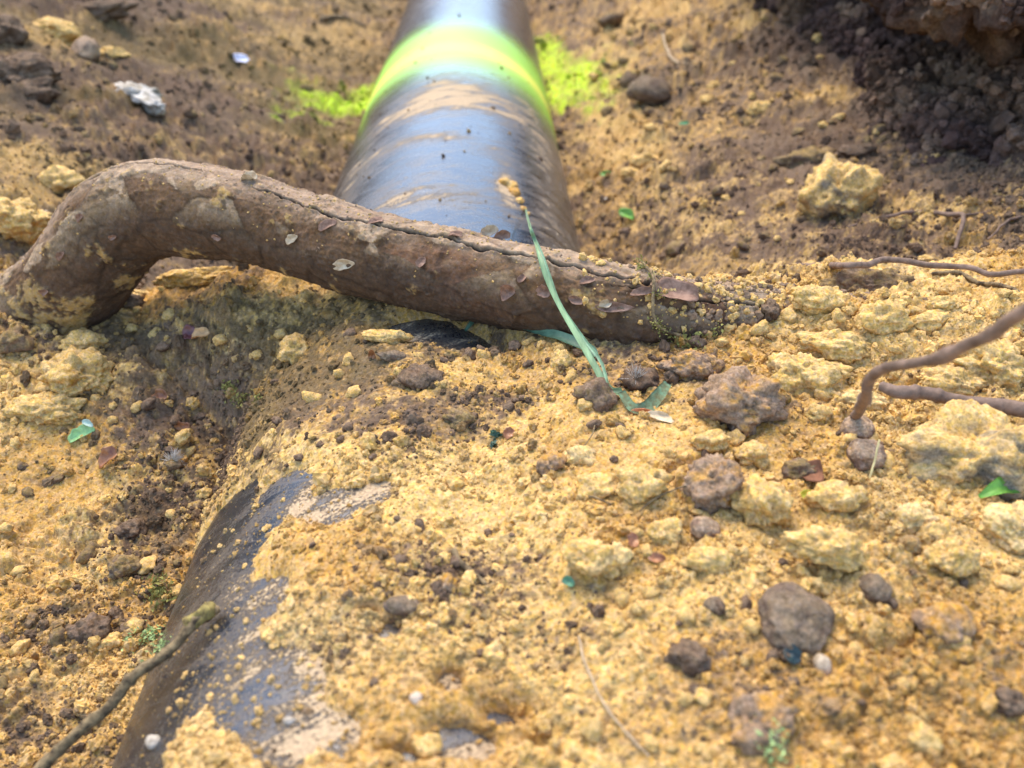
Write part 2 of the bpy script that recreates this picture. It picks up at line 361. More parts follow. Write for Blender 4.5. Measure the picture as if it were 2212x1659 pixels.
def rock_shape(rad, seed, sub=4, rough=.16, ang=.5, flat=0.0, grain=.03):
    V, Fc = ico(sub); rng = np.random.RandomState(seed)
    d = V.copy(); r = np.ones(len(V))
    for _ in range(int(5+9*ang)):                        # chop with random planes: faceted broken faces
        nrm = rng.normal(size=3); nrm /= np.linalg.norm(nrm); h = rng.uniform(.70, .95)
        dd = d@nrm; r = np.minimum(r, np.where(dd > 1e-3, h/np.maximum(dd, 1e-3), 9))
    r = lerp(1.0, r, min(ang+.3, 1))
    o = rng.uniform(0, 50, 3)
    r = r*(1+rough*fbm(d[:, 0]*1.7+o[0], d[:, 1]*1.7+o[1], d[:, 2]*1.7+o[2], s=seed, o=3)*1.6)
    r = r+.17*fbm(d[:, 0]*3.4+o[2], d[:, 1]*3.4, d[:, 2]*3.4+o[0], s=seed+11, o=4, g=.6)*(grain > .02)
    r = r+grain*fbm(d[:, 0]*9+o[0], d[:, 1]*9, d[:, 2]*9, s=seed+5, o=3, g=.7)*1.8+grain*.8*(np.abs(fbm(d[:, 0]*5+o[1], d[:, 1]*5, d[:, 2]*5, s=seed+8, o=2))-.2)
    P = d*r[:, None]*np.asarray(rad)
    return P, Fc
def rock_colour(P, Nn, rad, c1, c2, amt, seed):
    s = 1/np.mean(rad)
    n = fbm(P[:, 0]*s*1.6+seed, P[:, 1]*s*1.6, P[:, 2]*s*1.6, s=seed, o=4, g=.65)
    m = sst(.35, .65, amt+.55*n+.22*Nn[:, 2])
    v = 1+.25*fbm(P[:, 0]*s*4, P[:, 1]*s*4+seed, P[:, 2]*s*4, s=seed+3, o=2)
    return lerp(np.asarray(c1), np.asarray(c2), m[:, None])*v[:, None]
def vnormals(V, Fc):
    n = np.cross(V[Fc[:, 1]]-V[Fc[:, 0]], V[Fc[:, 2]]-V[Fc[:, 0]]); o = np.zeros_like(V)
    for k in range(3): np.add.at(o, Fc[:, k], n)
    return o/np.maximum(np.linalg.norm(o, axis=1), 1e-12)[:, None]

# ------------------------------------------------------------------ THE GROUND
def build_ground():
    ph = np.concatenate([np.linspace(-60, 19, 60)[:-1], np.linspace(19, 84.6, 850), 90-np.geomspace(5.3, .35, 26)])
    ys = np.tan(np.radians(ph))*.17
    inner = np.linspace(-1.28, 1.28, 800); outer = np.geomspace(1.285, 40, 44)
    s = np.concatenate([-outer[::-1], inner, outer])
    half = .64*(np.maximum(ys, .06)*cp+.19*sp)+.03
    X = CAM[0]+.02*ys[:, None]+s[None]*half[:, None]; Yg = np.repeat(ys[:, None], len(s), 1)
    x = X.ravel(); y = Yg.ravel()
    z = H(x, y)
    V = np.stack([x, y, z], 1)
    me = mesh_from('ground', V, grid_faces(len(ys), len(s)), M_SOIL, col=soil_colour(x, y))
    return link('ground', me, kind='structure')
build_ground()

# ------------------------------------------------------------------ THE PIPE
def build_pipe():
    ys = np.concatenate([np.linspace(-.6, .1, 30)[:-1], np.linspace(.1, 1.3, 420), np.linspace(1.31, 2.6, 20)])
    k = 240; th = np.arange(k)/k*2*math.pi
    X = R_PIPE*np.sin(th)[None]+0*ys[:, None]; Z = R_PIPE*np.cos(th)[None]+0*ys[:, None]; Yg = ys[:, None]+0*X
    V = np.stack([X, Yg, Z], -1).reshape(-1, 3)
    arc = ((th+math.pi) % (2*math.pi)-math.pi)*R_PIPE; arc = (arc[None]+0*ys[:, None]).ravel()
    y = V[:, 1]
    dust = .27+.12*fbm(arc*12, y*9, s=71, o=3)
    dust = dust+.16*sst(.34, .30, y)*sst(-.05, .0, arc)+.1*fbm(arc*60, y*60, s=72, o=3)*sst(.34, .30, y)
    dust = dust-.10*sst(.33, .4, y)+.05*sst(.02, .05, arc)+.28*sst(.08, .12, np.abs(arc))*sst(.35, .4, y)
    for (px, py, rx, ry, a) in [(960, 190, 150, 25, .22), (950, 225, 150, 20, .20), (860, 250, 140, 20, .22), (900, 300, 120, 10, .2), (1000, 200, 90, 30, .25), (820, 330, 120, 25, .12), (960, 295, 60, 10, .2), (920, 385, 120, 14, .14), (930, 425, 170, 20, .24),
                                (1095, 400, 26, 40, .45), (1180, 380, 60, 90, .22), (1150, 250, 60, 60, .12), (760, 400, 50, 40, .2), (850, 430, 60, 20, .2), (1060, 330, 60, 14, .2),
                                (680, 1330, 110, 90, .30), (640, 1120, 40, 60, .3), (520, 1450, 60, 30, .12), (760, 1520, 110, 90, .22), (640, 1600, 90, 30, .2), (1050, 1600, 90, 40, .12), (900, 30, 60, 20, .1)]:
        c = at_pipe(px, py); e = at_pipe(px, py-ry); d = (c-CAM)@FWD
        ca = math.atan2(c[0], c[2])*R_PIPE
        dust = dust+a*np.exp(-(((arc-ca)/(rx*d/F))**2+((y-c[1])/max(abs(e[1]-c[1]), .002))**2))
    yb = at_pipe(1000, 100)[1]; y1 = at_pipe(1000, 128)[1]; y2 = at_pipe(985, 52)[1]
    yy = y+.012*fbm(arc*10, y*3, s=73, o=2)
    dust = dust-.10*sst(-.045, -.06, arc)*sst(.34, .30, y)
    # spray: even band of paint with a soft mist on both sides
    core = np.exp(-((yy-(yb+.0))/((y2-y1)*.13))**2)
    mist = np.where(yy < yb, np.exp(-((yy-yb)/((yb-y1)*1.7))**2), np.exp(-((yy-yb)/((y2-yb)*1.25))**3))
    me = mesh_from('pipe', V, grid_faces(len(ys), k, True), None, extra={'arc': arc, 'dust': dust, 'core': core, 'mist': mist})
    m, t, b = new_mat('pipe_plastic'); L = t.links.new
    A = lambda n: N(t, 'ShaderNodeAttribute', attribute_name=n)
    arcn, dn, cn, mn = A('arc'), A('dust'), A('core'), A('mist')
    tc = N(t, 'ShaderNodeTexCoord'); sp_ = N(t, 'ShaderNodeSeparateXYZ'); L(tc.outputs['Object'], sp_.inputs[0])
    def vec(su, sv, skew=0.0):
        cb = N(t, 'ShaderNodeCombineXYZ'); a = N(t, 'ShaderNodeMath', operation='MULTIPLY'); a.inputs[1].default_value = su; L(arcn.outputs['Fac'], a.inputs[0]); L(a.outputs[0], cb.inputs[0])
        sk_ = N(t, 'ShaderNodeMath', operation='MULTIPLY_ADD'); sk_.inputs[1].default_value = skew; L(arcn.outputs['Fac'], sk_.inputs[0]); L(sp_.outputs[1], sk_.inputs[2])
        c = N(t, 'ShaderNodeMath', operation='MULTIPLY'); c.inputs[1].default_value = sv; L(sk_.outputs[0], c.inputs[0]); L(c.outputs[0], cb.inputs[1]); return cb
    def noise(cb, det=6.0, rough=.6, dist=0.0):
        n = N(t, 'ShaderNodeTexNoise', Scale=1.0, Detail=det, Roughness=rough, Distortion=dist); L(cb.outputs[0], n.inputs['Vector']); return n
    smear = noise(vec(38, 105, -.45), 9, .74, .6); fine = noise(vec(900, 900), 3, .6); streak = noise(vec(14, 330, .35), 5, .6, .4); speck = noise(vec(420, 300), 3, .7)
    def math2(op, a, bv, c=None):
        n = N(t, 'ShaderNodeMath', operation=op)
        for i, q in enumerate((a, bv, c)):
            if q is None: continue
            if isinstance(q, (int, float)): n.inputs[i].default_value = q
            else: L(q, n.inputs[i])
        return n.outputs[0]
    def ss(v, a, b_, c0=0.0, c1=1.0):
        n = N(t, 'ShaderNodeMapRange', interpolation_type='SMOOTHSTEP'); n.inputs[1].default_value = a; n.inputs[2].default_value = b_; n.inputs[3].default_value = c0; n.inputs[4].default_value = c1; L(v, n.inputs[0]); return n.outputs[0]
    s1 = math2('ADD', dn.outputs['Fac'], math2('MULTIPLY_ADD', smear.outputs[0], 1.35, -.68))
    s1 = math2('ADD', s1, math2('MULTIPLY_ADD', fine.outputs[0], .50, -.22))
    thick = ss(s1, .44, .58)
    film = math2('MULTIPLY', ss(s1, .16, .60), .30)
    film2 = math2('MULTIPLY', ss(streak.outputs[0], .50, .72), math2('MULTIPLY', dn.outputs['Fac'], .6))
    spk = math2('MULTIPLY', ss(speck.outputs[0], .60, .68), ss(dn.outputs['Fac'], .1, .5))
    spk = math2('MULTIPLY', spk, .8)
    film = math2('MAXIMUM', film, film2); film = math2('MAXIMUM', film, spk)
    allm = math2('MINIMUM', math2('MAXIMUM', thick, film), 1.0)
    def mix(f, a, b_):
        n = N(t, 'ShaderNodeMix', data_type='RGBA')
        if isinstance(f, float): n.inputs[0].default_value = f
        else: L(f, n.inputs[0])
        for i, q in ((6, a), (7, b_)):
            if isinstance(q, tuple): n.inputs[i].default_value = (*q, 1)
            else: L(q, n.inputs[i])
        return n.outputs[2]
    plastic = mix(ss(streak.outputs[0], .3, .75), (.008, .011, .017), (.016, .021, .030))
    paint = mix(math2('MINIMUM', math2('MULTIPLY', cn.outputs['Fac'], ss(smear.outputs[0], .2, .5, .55, 1.3)), 1.0), (.36, .68, .05), (.85, .88, .10))
    pm = math2('MULTIPLY', ss(math2('ADD', mn.outputs['Fac'], math2('MULTIPLY_ADD', fine.outputs[0], .5, -.25)), .0, 1.0), .93)
    c = mix(pm, plastic, paint)
    dc = mix(ss(fine.outputs[0], .35, .65), (.36, .25, .145), (.52, .38, .22))
    dustf = math2('MULTIPLY', allm, math2('SUBTRACT', 1.0, math2('MULTIPLY', pm, .5)))
    dcg = mix(math2('MULTIPLY', pm, .75), dc, (.60, .62, .02))
    c = mix(dustf, c, dcg)
    # the odd dark fleck
    flk = N(t, 'ShaderNodeTexVoronoi', Scale=1.0); L(vec(75, 75).outputs[0], flk.inputs['Vector'])
    fs = N(t, 'ShaderNodeSeparateColor'); L(flk.outputs['Color'], fs.inputs[0])
    fm = math2('MULTIPLY', ss(flk.outputs['Distance'], .16, .08), math2('GREATER_THAN', fs.outputs[0], .72))
    c = mix(math2('MULTIPLY', fm, .6), c, (.05, .03, .015))
    L(c, b.inputs['Base Color'])
    rg = math2('MULTIPLY_ADD', allm, .62, math2('MULTIPLY_ADD', fine.outputs[0], .10, .18))
    L(math2('MAXIMUM', rg, math2('MULTIPLY', pm, .58)), b.inputs['Roughness'])
    L(math2('MULTIPLY', math2('MULTIPLY_ADD', allm, -.62, .80), math2('MULTIPLY_ADD', pm, -.45, 1.0)), b.inputs['Specular IOR Level'])
    bp = N(t, 'ShaderNodeBump', Strength=.8, Distance=.0008)
    hh = math2('ADD', math2('MULTIPLY', thick, .6), math2('MULTIPLY', math2('MULTIPLY', fine.outputs[0], allm), .7)); hh = math2('ADD', hh, math2('MULTIPLY', streak.outputs[0], .05))
    L(hh, bp.inputs['Height']); L(bp.outputs[0], b.inputs['Normal'])
    me.materials.append(m)
    return link('plastic_pipe', me, label='black plastic pipe crossed by a tree root, with a band of fluorescent yellow-green spray paint', category='pipe')
build_pipe()

# ------------------------------------------------------------------ THE ROOT
ROOT_PTS = [(-60, 860, .018, 134), (48, 728, .042, 122), (140, 640, .068, 110), (202, 570, .087, 106), (262, 497, .104, 106), (340, 460, .113, 102), (440, 463, .116, 98), (600, 490, .115, 95), (800, 541, .113, 93),
            (1000, 586, .111, 93), (1200, 628, .110, 93), (1340, 657, .108, 92), (1480, 683, .104, 88), (1640, 700, .1, 84), (1850, 722, .097, 82), (2100, 748, .096, 82), (2350, 775, .094, 82)]
RC = []
for (px, py, z, r) in ROOT_PTS:
    c_ = atz(px, py, z); RC.append(list(c_)+[r*float((c_-CAM)@FWD)/F])
ROOT_N, ROOT_K = 1000, 260
def build_root():
    n, k = ROOT_N, ROOT_K
    q = catmull(RC, n); C = q[:, :3]; r0 = q[:, 3]
    L = np.concatenate([[0], np.cumsum(np.linalg.norm(np.diff(C, axis=0), axis=1))])
    C = C+.0022*np.stack([vn(L*16+5*j, L*0+j, s=80+j) for j in range(3)], 1)
    T, A, B = frames(C)
    th = np.arange(k)/k*2*math.pi
    D = np.cos(th)[None, :, None]*A[:, None]+np.sin(th)[None, :, None]*B[:, None]          # n,k,3
    LL = L[:, None]+0*th[None]; cs = np.cos(th)[None]+0*LL; sn = np.sin(th)[None]+0*LL
    r = r0[:, None]*(1+.045*fbm(LL*18, cs*.8, sn*.8, s=82, o=2)+.02*fbm(LL*60, cs*2, sn*2, s=83, o=2))
    # angle measured from straight up; positive towards the camera
    up = np.array([0, 0, 1.0]); upn = up-T*(T@up)[:, None]; upn /= np.linalg.norm(upn, axis=1)[:, None]
    side = np.cross(T, upn); sgn = np.sign(side@np.array([0, -1.0, 0]))[:, None]; side = side*np.where(sgn == 0, 1, sgn)
    ang = np.arctan2(np.einsum('nkc,nc->nk', D, side), np.einsum('nkc,nc->nk', D, upn))
    arc = ang*r
    # overlapping bark plates
    wa = arc+.003*fbm(LL*70, arc*70, s=84, o=3); wl = LL+.004*fbm(LL*60, arc*60, s=85, o=3)
    f1, f2, cid = worley(wl*42, wa*75, s=86); e = sst(0, .16, f2-f1)
    g1, g2, cid2 = worley(wl*120+3, wa*150, s=87)
    r = r+.0011*(cid-.5)*e+.00035*(cid2-.5)*sst(0, .2, g2-g1)+.00035*fbm(LL*300, arc*300, s=88, o=3, g=.65)
    # old shrinkage cracks along the top
    dc = np.full(LL.shape, 9.0)
    for (a0, l0, l1, w0, sd) in [(.16, .115, .195, .0005, 1), (.30, .20, .395, .00055, 2), (.55, .36, .455, .0005, 3), (.50, .47, .54, .0007, 4), (.15, .40, .43, .0006, 5)]:
        ca = a0+.09*fbm(LL*30, LL*0, s=90+sd, o=2)+.09*fbm(LL*160, LL*0, s=95+sd, o=3, g=.7)
        wd = w0*sst(l0, l0+.02, LL)*sst(l1, l1-.02, LL)*(.55+.7*np.abs(vn(LL*200, LL*0, s=sd)))
        dc = np.minimum(dc, np.where(wd > 5e-5, np.abs(ang-ca)*r/np.maximum(wd, 5e-5), 9))
    # fibres along the grain, and a crust of caked soil where it runs into the heap
    r = r+.00014*fbm(LL*90, arc*700, s=89, o=3)
    bz = sst(.50, .58, L)[:, None]
    r = r+bz*(.0024*fbm(LL*120, arc*120, s=91, o=4, g=.65)+.0022*np.maximum(g1*0+.6-g1, 0))+.0009*sst(.1, .4, fbm(LL*80, arc*80, s=105, o=5, g=.75))
    crack = np.exp(-dc**2)
    r = r-.0022*crack+.0005*np.exp(-((dc-2.6)/1.2)**2)*(dc < 8)
    P = C[:, None]+r[..., None]*D
    # colours
    n1 = fbm(LL*22, arc*30, s=101, o=3); n2 = fbm(LL*90, arc*120, s=102, o=3); n3 = fbm(LL*420, arc*420, s=103, o=2)
    base = np.array([.130, .070, .030]); red = np.array([.145, .068, .032]); tan = np.array([.38, .26, .145]); gry = np.array([.24, .165, .085]); drk = np.array([.050, .030, .017]); lil = np.array([.36, .240, .140])
    c = lerp(base, red, sst(-.2, .5, n1)[..., None])
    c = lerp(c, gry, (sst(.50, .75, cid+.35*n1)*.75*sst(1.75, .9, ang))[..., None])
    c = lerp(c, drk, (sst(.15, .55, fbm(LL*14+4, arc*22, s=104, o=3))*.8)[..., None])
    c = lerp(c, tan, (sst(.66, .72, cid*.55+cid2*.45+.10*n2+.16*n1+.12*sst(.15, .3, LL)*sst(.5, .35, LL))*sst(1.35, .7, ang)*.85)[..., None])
    c = lerp(c, lil, (sst(.85, .15, np.abs(ang+.05)+.25*n2)*.75)[..., None])  # paler upper side: dusty bark, plus light from above put into the colour
    c = lerp(c, drk*1.6, (sst(.8, 1.6, ang+.4*n1)*.7)[..., None])  # shade of the lower flank and underside put into the bark colour
    edge = 1-e; c = c*(1-.35*edge*(n2 > -.2))[..., None]
    # soil dust caught on it
    yel = np.array([.38, .235, .075])
    du = sst(.40, .60, fbm(LL*80, arc*80, s=105, o=5, g=.75)+.20*sst(.30, .0, LL)*sst(.2, 1.4, ang)+.22*sst(.14, .02, L)[:, None]+.03)
    c = lerp(c, yel, (du*.85)[..., None])
    bury = sst(.515, .60, L)[:, None]
    c = lerp(c, lerp(np.array([.36, .25, .15]), YEL*.95, sst(-.25, .2, n2+.3*n3)[..., None]), (bury*sst(-.9, -.5, n2+n1*.5+bury*.9))[..., None])
    c = c*(1+.22*n3)[..., None]
    c = lerp(c, np.array([.012, .007, .005]), np.clip(crack*1.3, 0, 1)[..., None])  # dark inner bark in the cracks, with the shade of their depth painted in
    V = P.reshape(-1, 3)
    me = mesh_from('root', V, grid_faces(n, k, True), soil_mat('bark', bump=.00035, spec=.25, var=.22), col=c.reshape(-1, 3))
    o = link('root_wood', me)
    return o, V, D.reshape(-1, 3)
root = empty('tree_root', RC[8][:3], label='thick brown tree root arching over the black pipe, with peeling bark and a long crack', category='tree root')
rw, ROOT_V, ROOT_D = build_root()
rw.name = 'bark'; rw.parent = root; rw.matrix_parent_inverse = Matrix.Translation(-Vector(RC[8][:3]))
_rx, _ry, _rd = project(ROOT_V)
def on_root(px, py):
    m = np.where((np.abs(_rx-px) < 9) & (np.abs(_ry-py) < 9))[0]
    if not len(m):
        i = np.argmin(np.hypot(_rx-px, _ry-py)+_rd*50)
    else: i = m[np.argmin(_rd[m])]
    return ROOT_V[i], ROOT_D[i]

# bark flakes that have lifted off the root: parts of it
def flake_mesh(wd, ht, curl, seed, nn=9, thick=.00035, jag=.22):
    """a thin ragged cupped flake: rings of points inside an uneven outline, with a real thickness"""
    nr, k = 7, 26; th = np.arange(k)/k*2*math.pi
    out = 1+jag*1.1*fbm(np.cos(th)*1.2+seed*1.3, np.sin(th)*1.2, s=seed, o=3)+jag*.5*np.sign(np.sin(th*2+seed))*np.abs(np.sin(th*2+seed))**.5-.25*np.abs(np.sin(th))*jag
    t = np.linspace(.02, 1, nr)[:, None]
    X = t*(np.cos(th)*out)[None]; Y = t*(np.sin(th)*out*(1-.25*np.cos(th+seed)*jag*3))[None]
    Z = curl*ht*(.55*Y**2+.22*X**2*Y+.10*X)+ht*.14*fbm(X*1.6+seed, Y*1.6, s=seed+3, o=3)
    top = np.stack([X*wd/2, Y*ht/2, Z], -1).reshape(-1, 3); bot = top-np.array([0, 0, thick]); n2 = nr*k
    Fc = grid_faces(nr, k, True); side = [[(nr-1)*k+j, (nr-1)*k+(j+1) % k, (nr-1)*k+(j+1) % k+n2, (nr-1)*k+j+n2] for j in range(k)]
    return np.vstack([top, bot]), np.vstack([Fc, Fc[:, ::-1]+n2, side])
def place_on(name, V, Fc, mat, p, nrm, spin=0, lift=0, parent=None, **props):
    zq = Vector(nrm).normalized(); xq = Vector((1, 0, 0)); xq = (xq-zq*xq.dot(zq)).normalized(); yq = zq.cross(xq)
    Mx = Matrix((xq, yq, zq)).transposed() @ Matrix.Rotation(spin, 3, 'Z')
    o = link(name, mesh_from(name, V, Fc, mat), **props)
    o.matrix_world = Matrix.Translation(Vector(p)+zq*lift) @ Mx.to_4x4()
    if parent: o.parent = parent; o.matrix_parent_inverse = Matrix.Translation(-Vector(parent.location))
    return o
FL = [(540, 378, .0075, .005, 1.1, 0, 'p'), (735, 578, .010, .0045, .5, .1, 'p'), (1098, 640, .0060, .0065, 1.0, .2, 'f'), (1165, 638, .0050, .0055, .9, -.1, 'f'), (1300, 650, .0045, .003, .9, .3, 'p'), (1235, 645, .0060, .003, .8, -.2, 'f'),
      (1450, 622, .020, .010, .55, -.25, 'f'), (1330, 655, .014, .004, .5, -.1, 'f'), (625, 525, .0055, .004, .3, .3, 'p'), (700, 482, .007, .004, .5, .4, 'f'), (460, 520, .004, .003, .6, 0, 'f'), (1120, 600, .004, .003, .7, .8, 'f'),
      (820, 470, .007, .004, .5, .2, 'f'), (980, 500, .006, .0035, .6, -.3, 'f'), (240, 520, .004, .0025, .8, .2, 'f'), (170, 480, .004, .0025, .8, .7, 'f'), (130, 560, .005, .003, .9, .9, 'f'), (90, 640, .005, .003, .9, .5, 'f'), (900, 560, .005, .0035, .5, .5, 'f'), (1260, 600, .006, .003, .6, .1, 'f'), (1380, 640, .008, .0035, .7, 0, 'f')]
for i, (px, py, a, b_, cu, sp_, kd) in enumerate(FL):
    p, nr = on_root(px, py); V, Fc = flake_mesh(a, b_, cu, 200+i)
    place_on('bark_flake', V, Fc, M_PALEBARK if kd == 'p' else M_FLAKE, p, nr+np.array([0, -.1, .15]), sp_, .0004, root)

# ------------------------------------------------------------------ loose crumbs (countless): instanced in geometry nodes
def crumb_tree(mat, sub=2, variants=6, name='crumbs'):
    ng = bpy.data.node_groups.new(name, 'GeometryNodeTree')
    ng.interface.new_socket('Geometry', in_out='INPUT', socket_type='NodeSocketGeometry'); ng.interface.new_socket('Geometry', in_out='OUTPUT', socket_type='NodeSocketGeometry')
    gi = ng.nodes.new('NodeGroupInput'); go = ng.nodes.new('NodeGroupOutput'); L = ng.links.new
    jn = ng.nodes.new('GeometryNodeJoinGeometry'); pos = ng.nodes.new('GeometryNodeInputPosition')
    for i in range(variants):
        ic = ng.nodes.new('GeometryNodeMeshIcoSphere'); ic.inputs['Radius'].default_value = 1; ic.inputs['Subdivisions'].default_value = sub
        last = ic.outputs['Mesh']
        for (scl, amp) in ((.8, 2.3), (2.3, 1.35)):
            nz = ng.nodes.new('ShaderNodeTexNoise'); nz.noise_dimensions = '4D'; nz.inputs['W'].default_value = i*13.7+scl; nz.inputs['Scale'].default_value = scl; nz.inputs['Detail'].default_value = 2
            L(pos.outputs[0], nz.inputs['Vector'])
            sb = ng.nodes.new('ShaderNodeMath'); sb.operation = 'MULTIPLY_ADD'; sb.inputs[1].default_value = amp; sb.inputs[2].default_value = -.5*amp; L(nz.outputs[0], sb.inputs[0])
            sc = ng.nodes.new('ShaderNodeVectorMath'); sc.operation = 'SCALE'; L(pos.outputs[0], sc.inputs[0]); L(sb.outputs[0], sc.inputs['Scale'])
            st = ng.nodes.new('GeometryNodeSetPosition'); L(last, st.inputs['Geometry']); L(sc.outputs[0], st.inputs['Offset']); last = st.outputs[0]
        sm = ng.nodes.new('GeometryNodeSetMaterial'); sm.inputs['Material'].default_value = mat; L(last, sm.inputs[0])
        g2 = ng.nodes.new('GeometryNodeGeometryToInstance'); L(sm.outputs[0], g2.inputs[0]); L(g2.outputs[0], jn.inputs[0])
    ip = ng.nodes.new('GeometryNodeInstanceOnPoints'); L(gi.outputs[0], ip.inputs['Points']); L(jn.outputs[0], ip.inputs['Instance']); ip.inputs['Pick Instance'].default_value = True
    def na(nm, ty):
        n = ng.nodes.new('GeometryNodeInputNamedAttribute'); n.data_type = ty; n.inputs['Name'].default_value = nm; return n.outputs['Attribute']
    L(na('idx', 'INT'), ip.inputs['Instance Index']); er = ng.nodes.new('FunctionNodeEulerToRotation'); L(na('rot', 'FLOAT_VECTOR'), er.inputs[0]); L(er.outputs[0], ip.inputs['Rotation'])
    L(na('scl', 'FLOAT_VECTOR'), ip.inputs['Scale']); L(ip.outputs[0], go.inputs[0])
    return ng
def crumbs(name, P, rad, col, tree, seed=0, flat=.75, **props):
    rng = np.random.RandomState(seed); n = len(P)
    me = mesh_from(name, P, np.zeros((0, 4), int), None, col=col)
    a = me.attributes.new('rot', 'FLOAT_VECTOR', 'POINT'); a.data.foreach_set('vector', rng.uniform(0, 6.28, (n, 3)).astype(np.float32).ravel())
    s = rad[:, None]*np.stack([rng.uniform(.8, 1.25, n), rng.uniform(.75, 1.2, n), rng.uniform(.6, 1.0, n)], 1)
    a = me.attributes.new('scl', 'FLOAT_VECTOR', 'POINT'); a.data.foreach_set('vector', s.astype(np.float32).ravel())
    a = me.attributes.new('idx', 'INT', 'POINT'); a.data.foreach_set('value', rng.randint(0, 6, n).astype(np.int32))
    o = link(name, me, **props); md = o.modifiers.new('crumbs', 'NODES'); md.node_group = tree
    return o
T_FINE = crumb_tree(M_CRUMB, 2, name='fine'); T_MED = crumb_tree(M_CRUMB, 3, name='medium')
def scatter(n, r0, r1, seed, power=2.2, keep=.5, far=1.0):
    rng = np.random.RandomState(seed)
    ph = rng.uniform(20, 84, n); y = np.tan(np.radians(ph))*.17; s = rng.uniform(-1.25, 1.25, n)
    x = CAM[0]+.02*y+s*(.62*(np.maximum(y, .06)*cp+.19*sp)+.02)
    d = np.hypot(y, .2)/.33
    u = rng.uniform(0, 1, n); r = r0*(1-u*(1-(r0/r1)**power))**(-1/power)
    r = r*np.maximum(d, .7)**far
    dens = .5+.5*fbm(x*16, y*16, s=31, o=3)
    k = rng.uniform(0, 1, n) < (keep+(1-keep)*sst(.35, .7, dens))*(1-.85*powder(x, y))
    x, y, r = x[k], y[k], r[k]
    z = H(x, y); zp = pipe_z(x); on = zp > z-.0002
    kk = ~on | (rng.uniform(0, 1, len(x)) < np.where(y < .33, .14+.86*np.exp(-np.maximum(zp-z, 0)/.0016), .03))
    x, y, r, z, zp, on = x[kk], y[kk], r[kk], z[kk], zp[kk], on[kk]
    r = np.where(on, r*.55, r)
    # no grains left hanging against the steep flanks
    ok = ~(on & (np.abs(x) > .07)); x, y, r, z, zp = x[ok], y[ok], r[ok], z[ok], zp[ok]
    P = np.stack([x, y, np.maximum(z, zp)+r*.10], 1)
    c = soil_colour(x, y, rng.uniform(0, 1, (len(x), 1)), .08)*rng.uniform(.75, 1.22, (len(x), 1))
    return P, r, c
P, r, c = scatter(160000, .00028, .0012, 1, 1.9, .25)
crumbs('soil_grains', P, r, c, T_FINE, 1, kind='stuff', label='loose yellow and brown soil grains over the trench floor', category='soil')
P, r, c = scatter(20000, .0010, .0032, 2, 2.6, .15, .7)
crumbs('soil_crumbs', P, r, c, T_MED, 2, kind='stuff', label='small yellow and brown soil crumbs over the trench floor', category='soil')
# crumbs that lie on the root, thick where it goes under the heap
rng = np.random.RandomState(4)
iu = rng.randint(0, len(ROOT_V), 60000); Lf = (iu//ROOT_K)/float(ROOT_N)
keepm = (ROOT_D[iu, 2] > .1) & (rng.uniform(0, 1, len(iu)) < np.where(Lf > .66, sst(.64, .76, Lf)*.38+.03, np.where(ROOT_D[iu, 2] > .8, .07, .02))*np.clip(ROOT_D[iu, 2]*1.4, 0, 1))
iu = iu[keepm]; Lf = Lf[keepm]; r = np.where(Lf > .64, rng.uniform(.0003, 1, len(iu))**4*.0016+.0003, rng.uniform(.0002, .0005, len(iu)))
c = np.where((rng.uniform(0, 1, len(iu)) < .68)[:, None], YEL*.95, BRN*1.5)*rng.uniform(.8, 1.2, (len(iu), 1))
crumbs('root_crumbs', ROOT_V[iu]+ROOT_D[iu]*(r*.1)[:, None], r, c, T_FINE, 5, kind='stuff', label='yellow soil crumbs scattered along the tree root', category='soil')

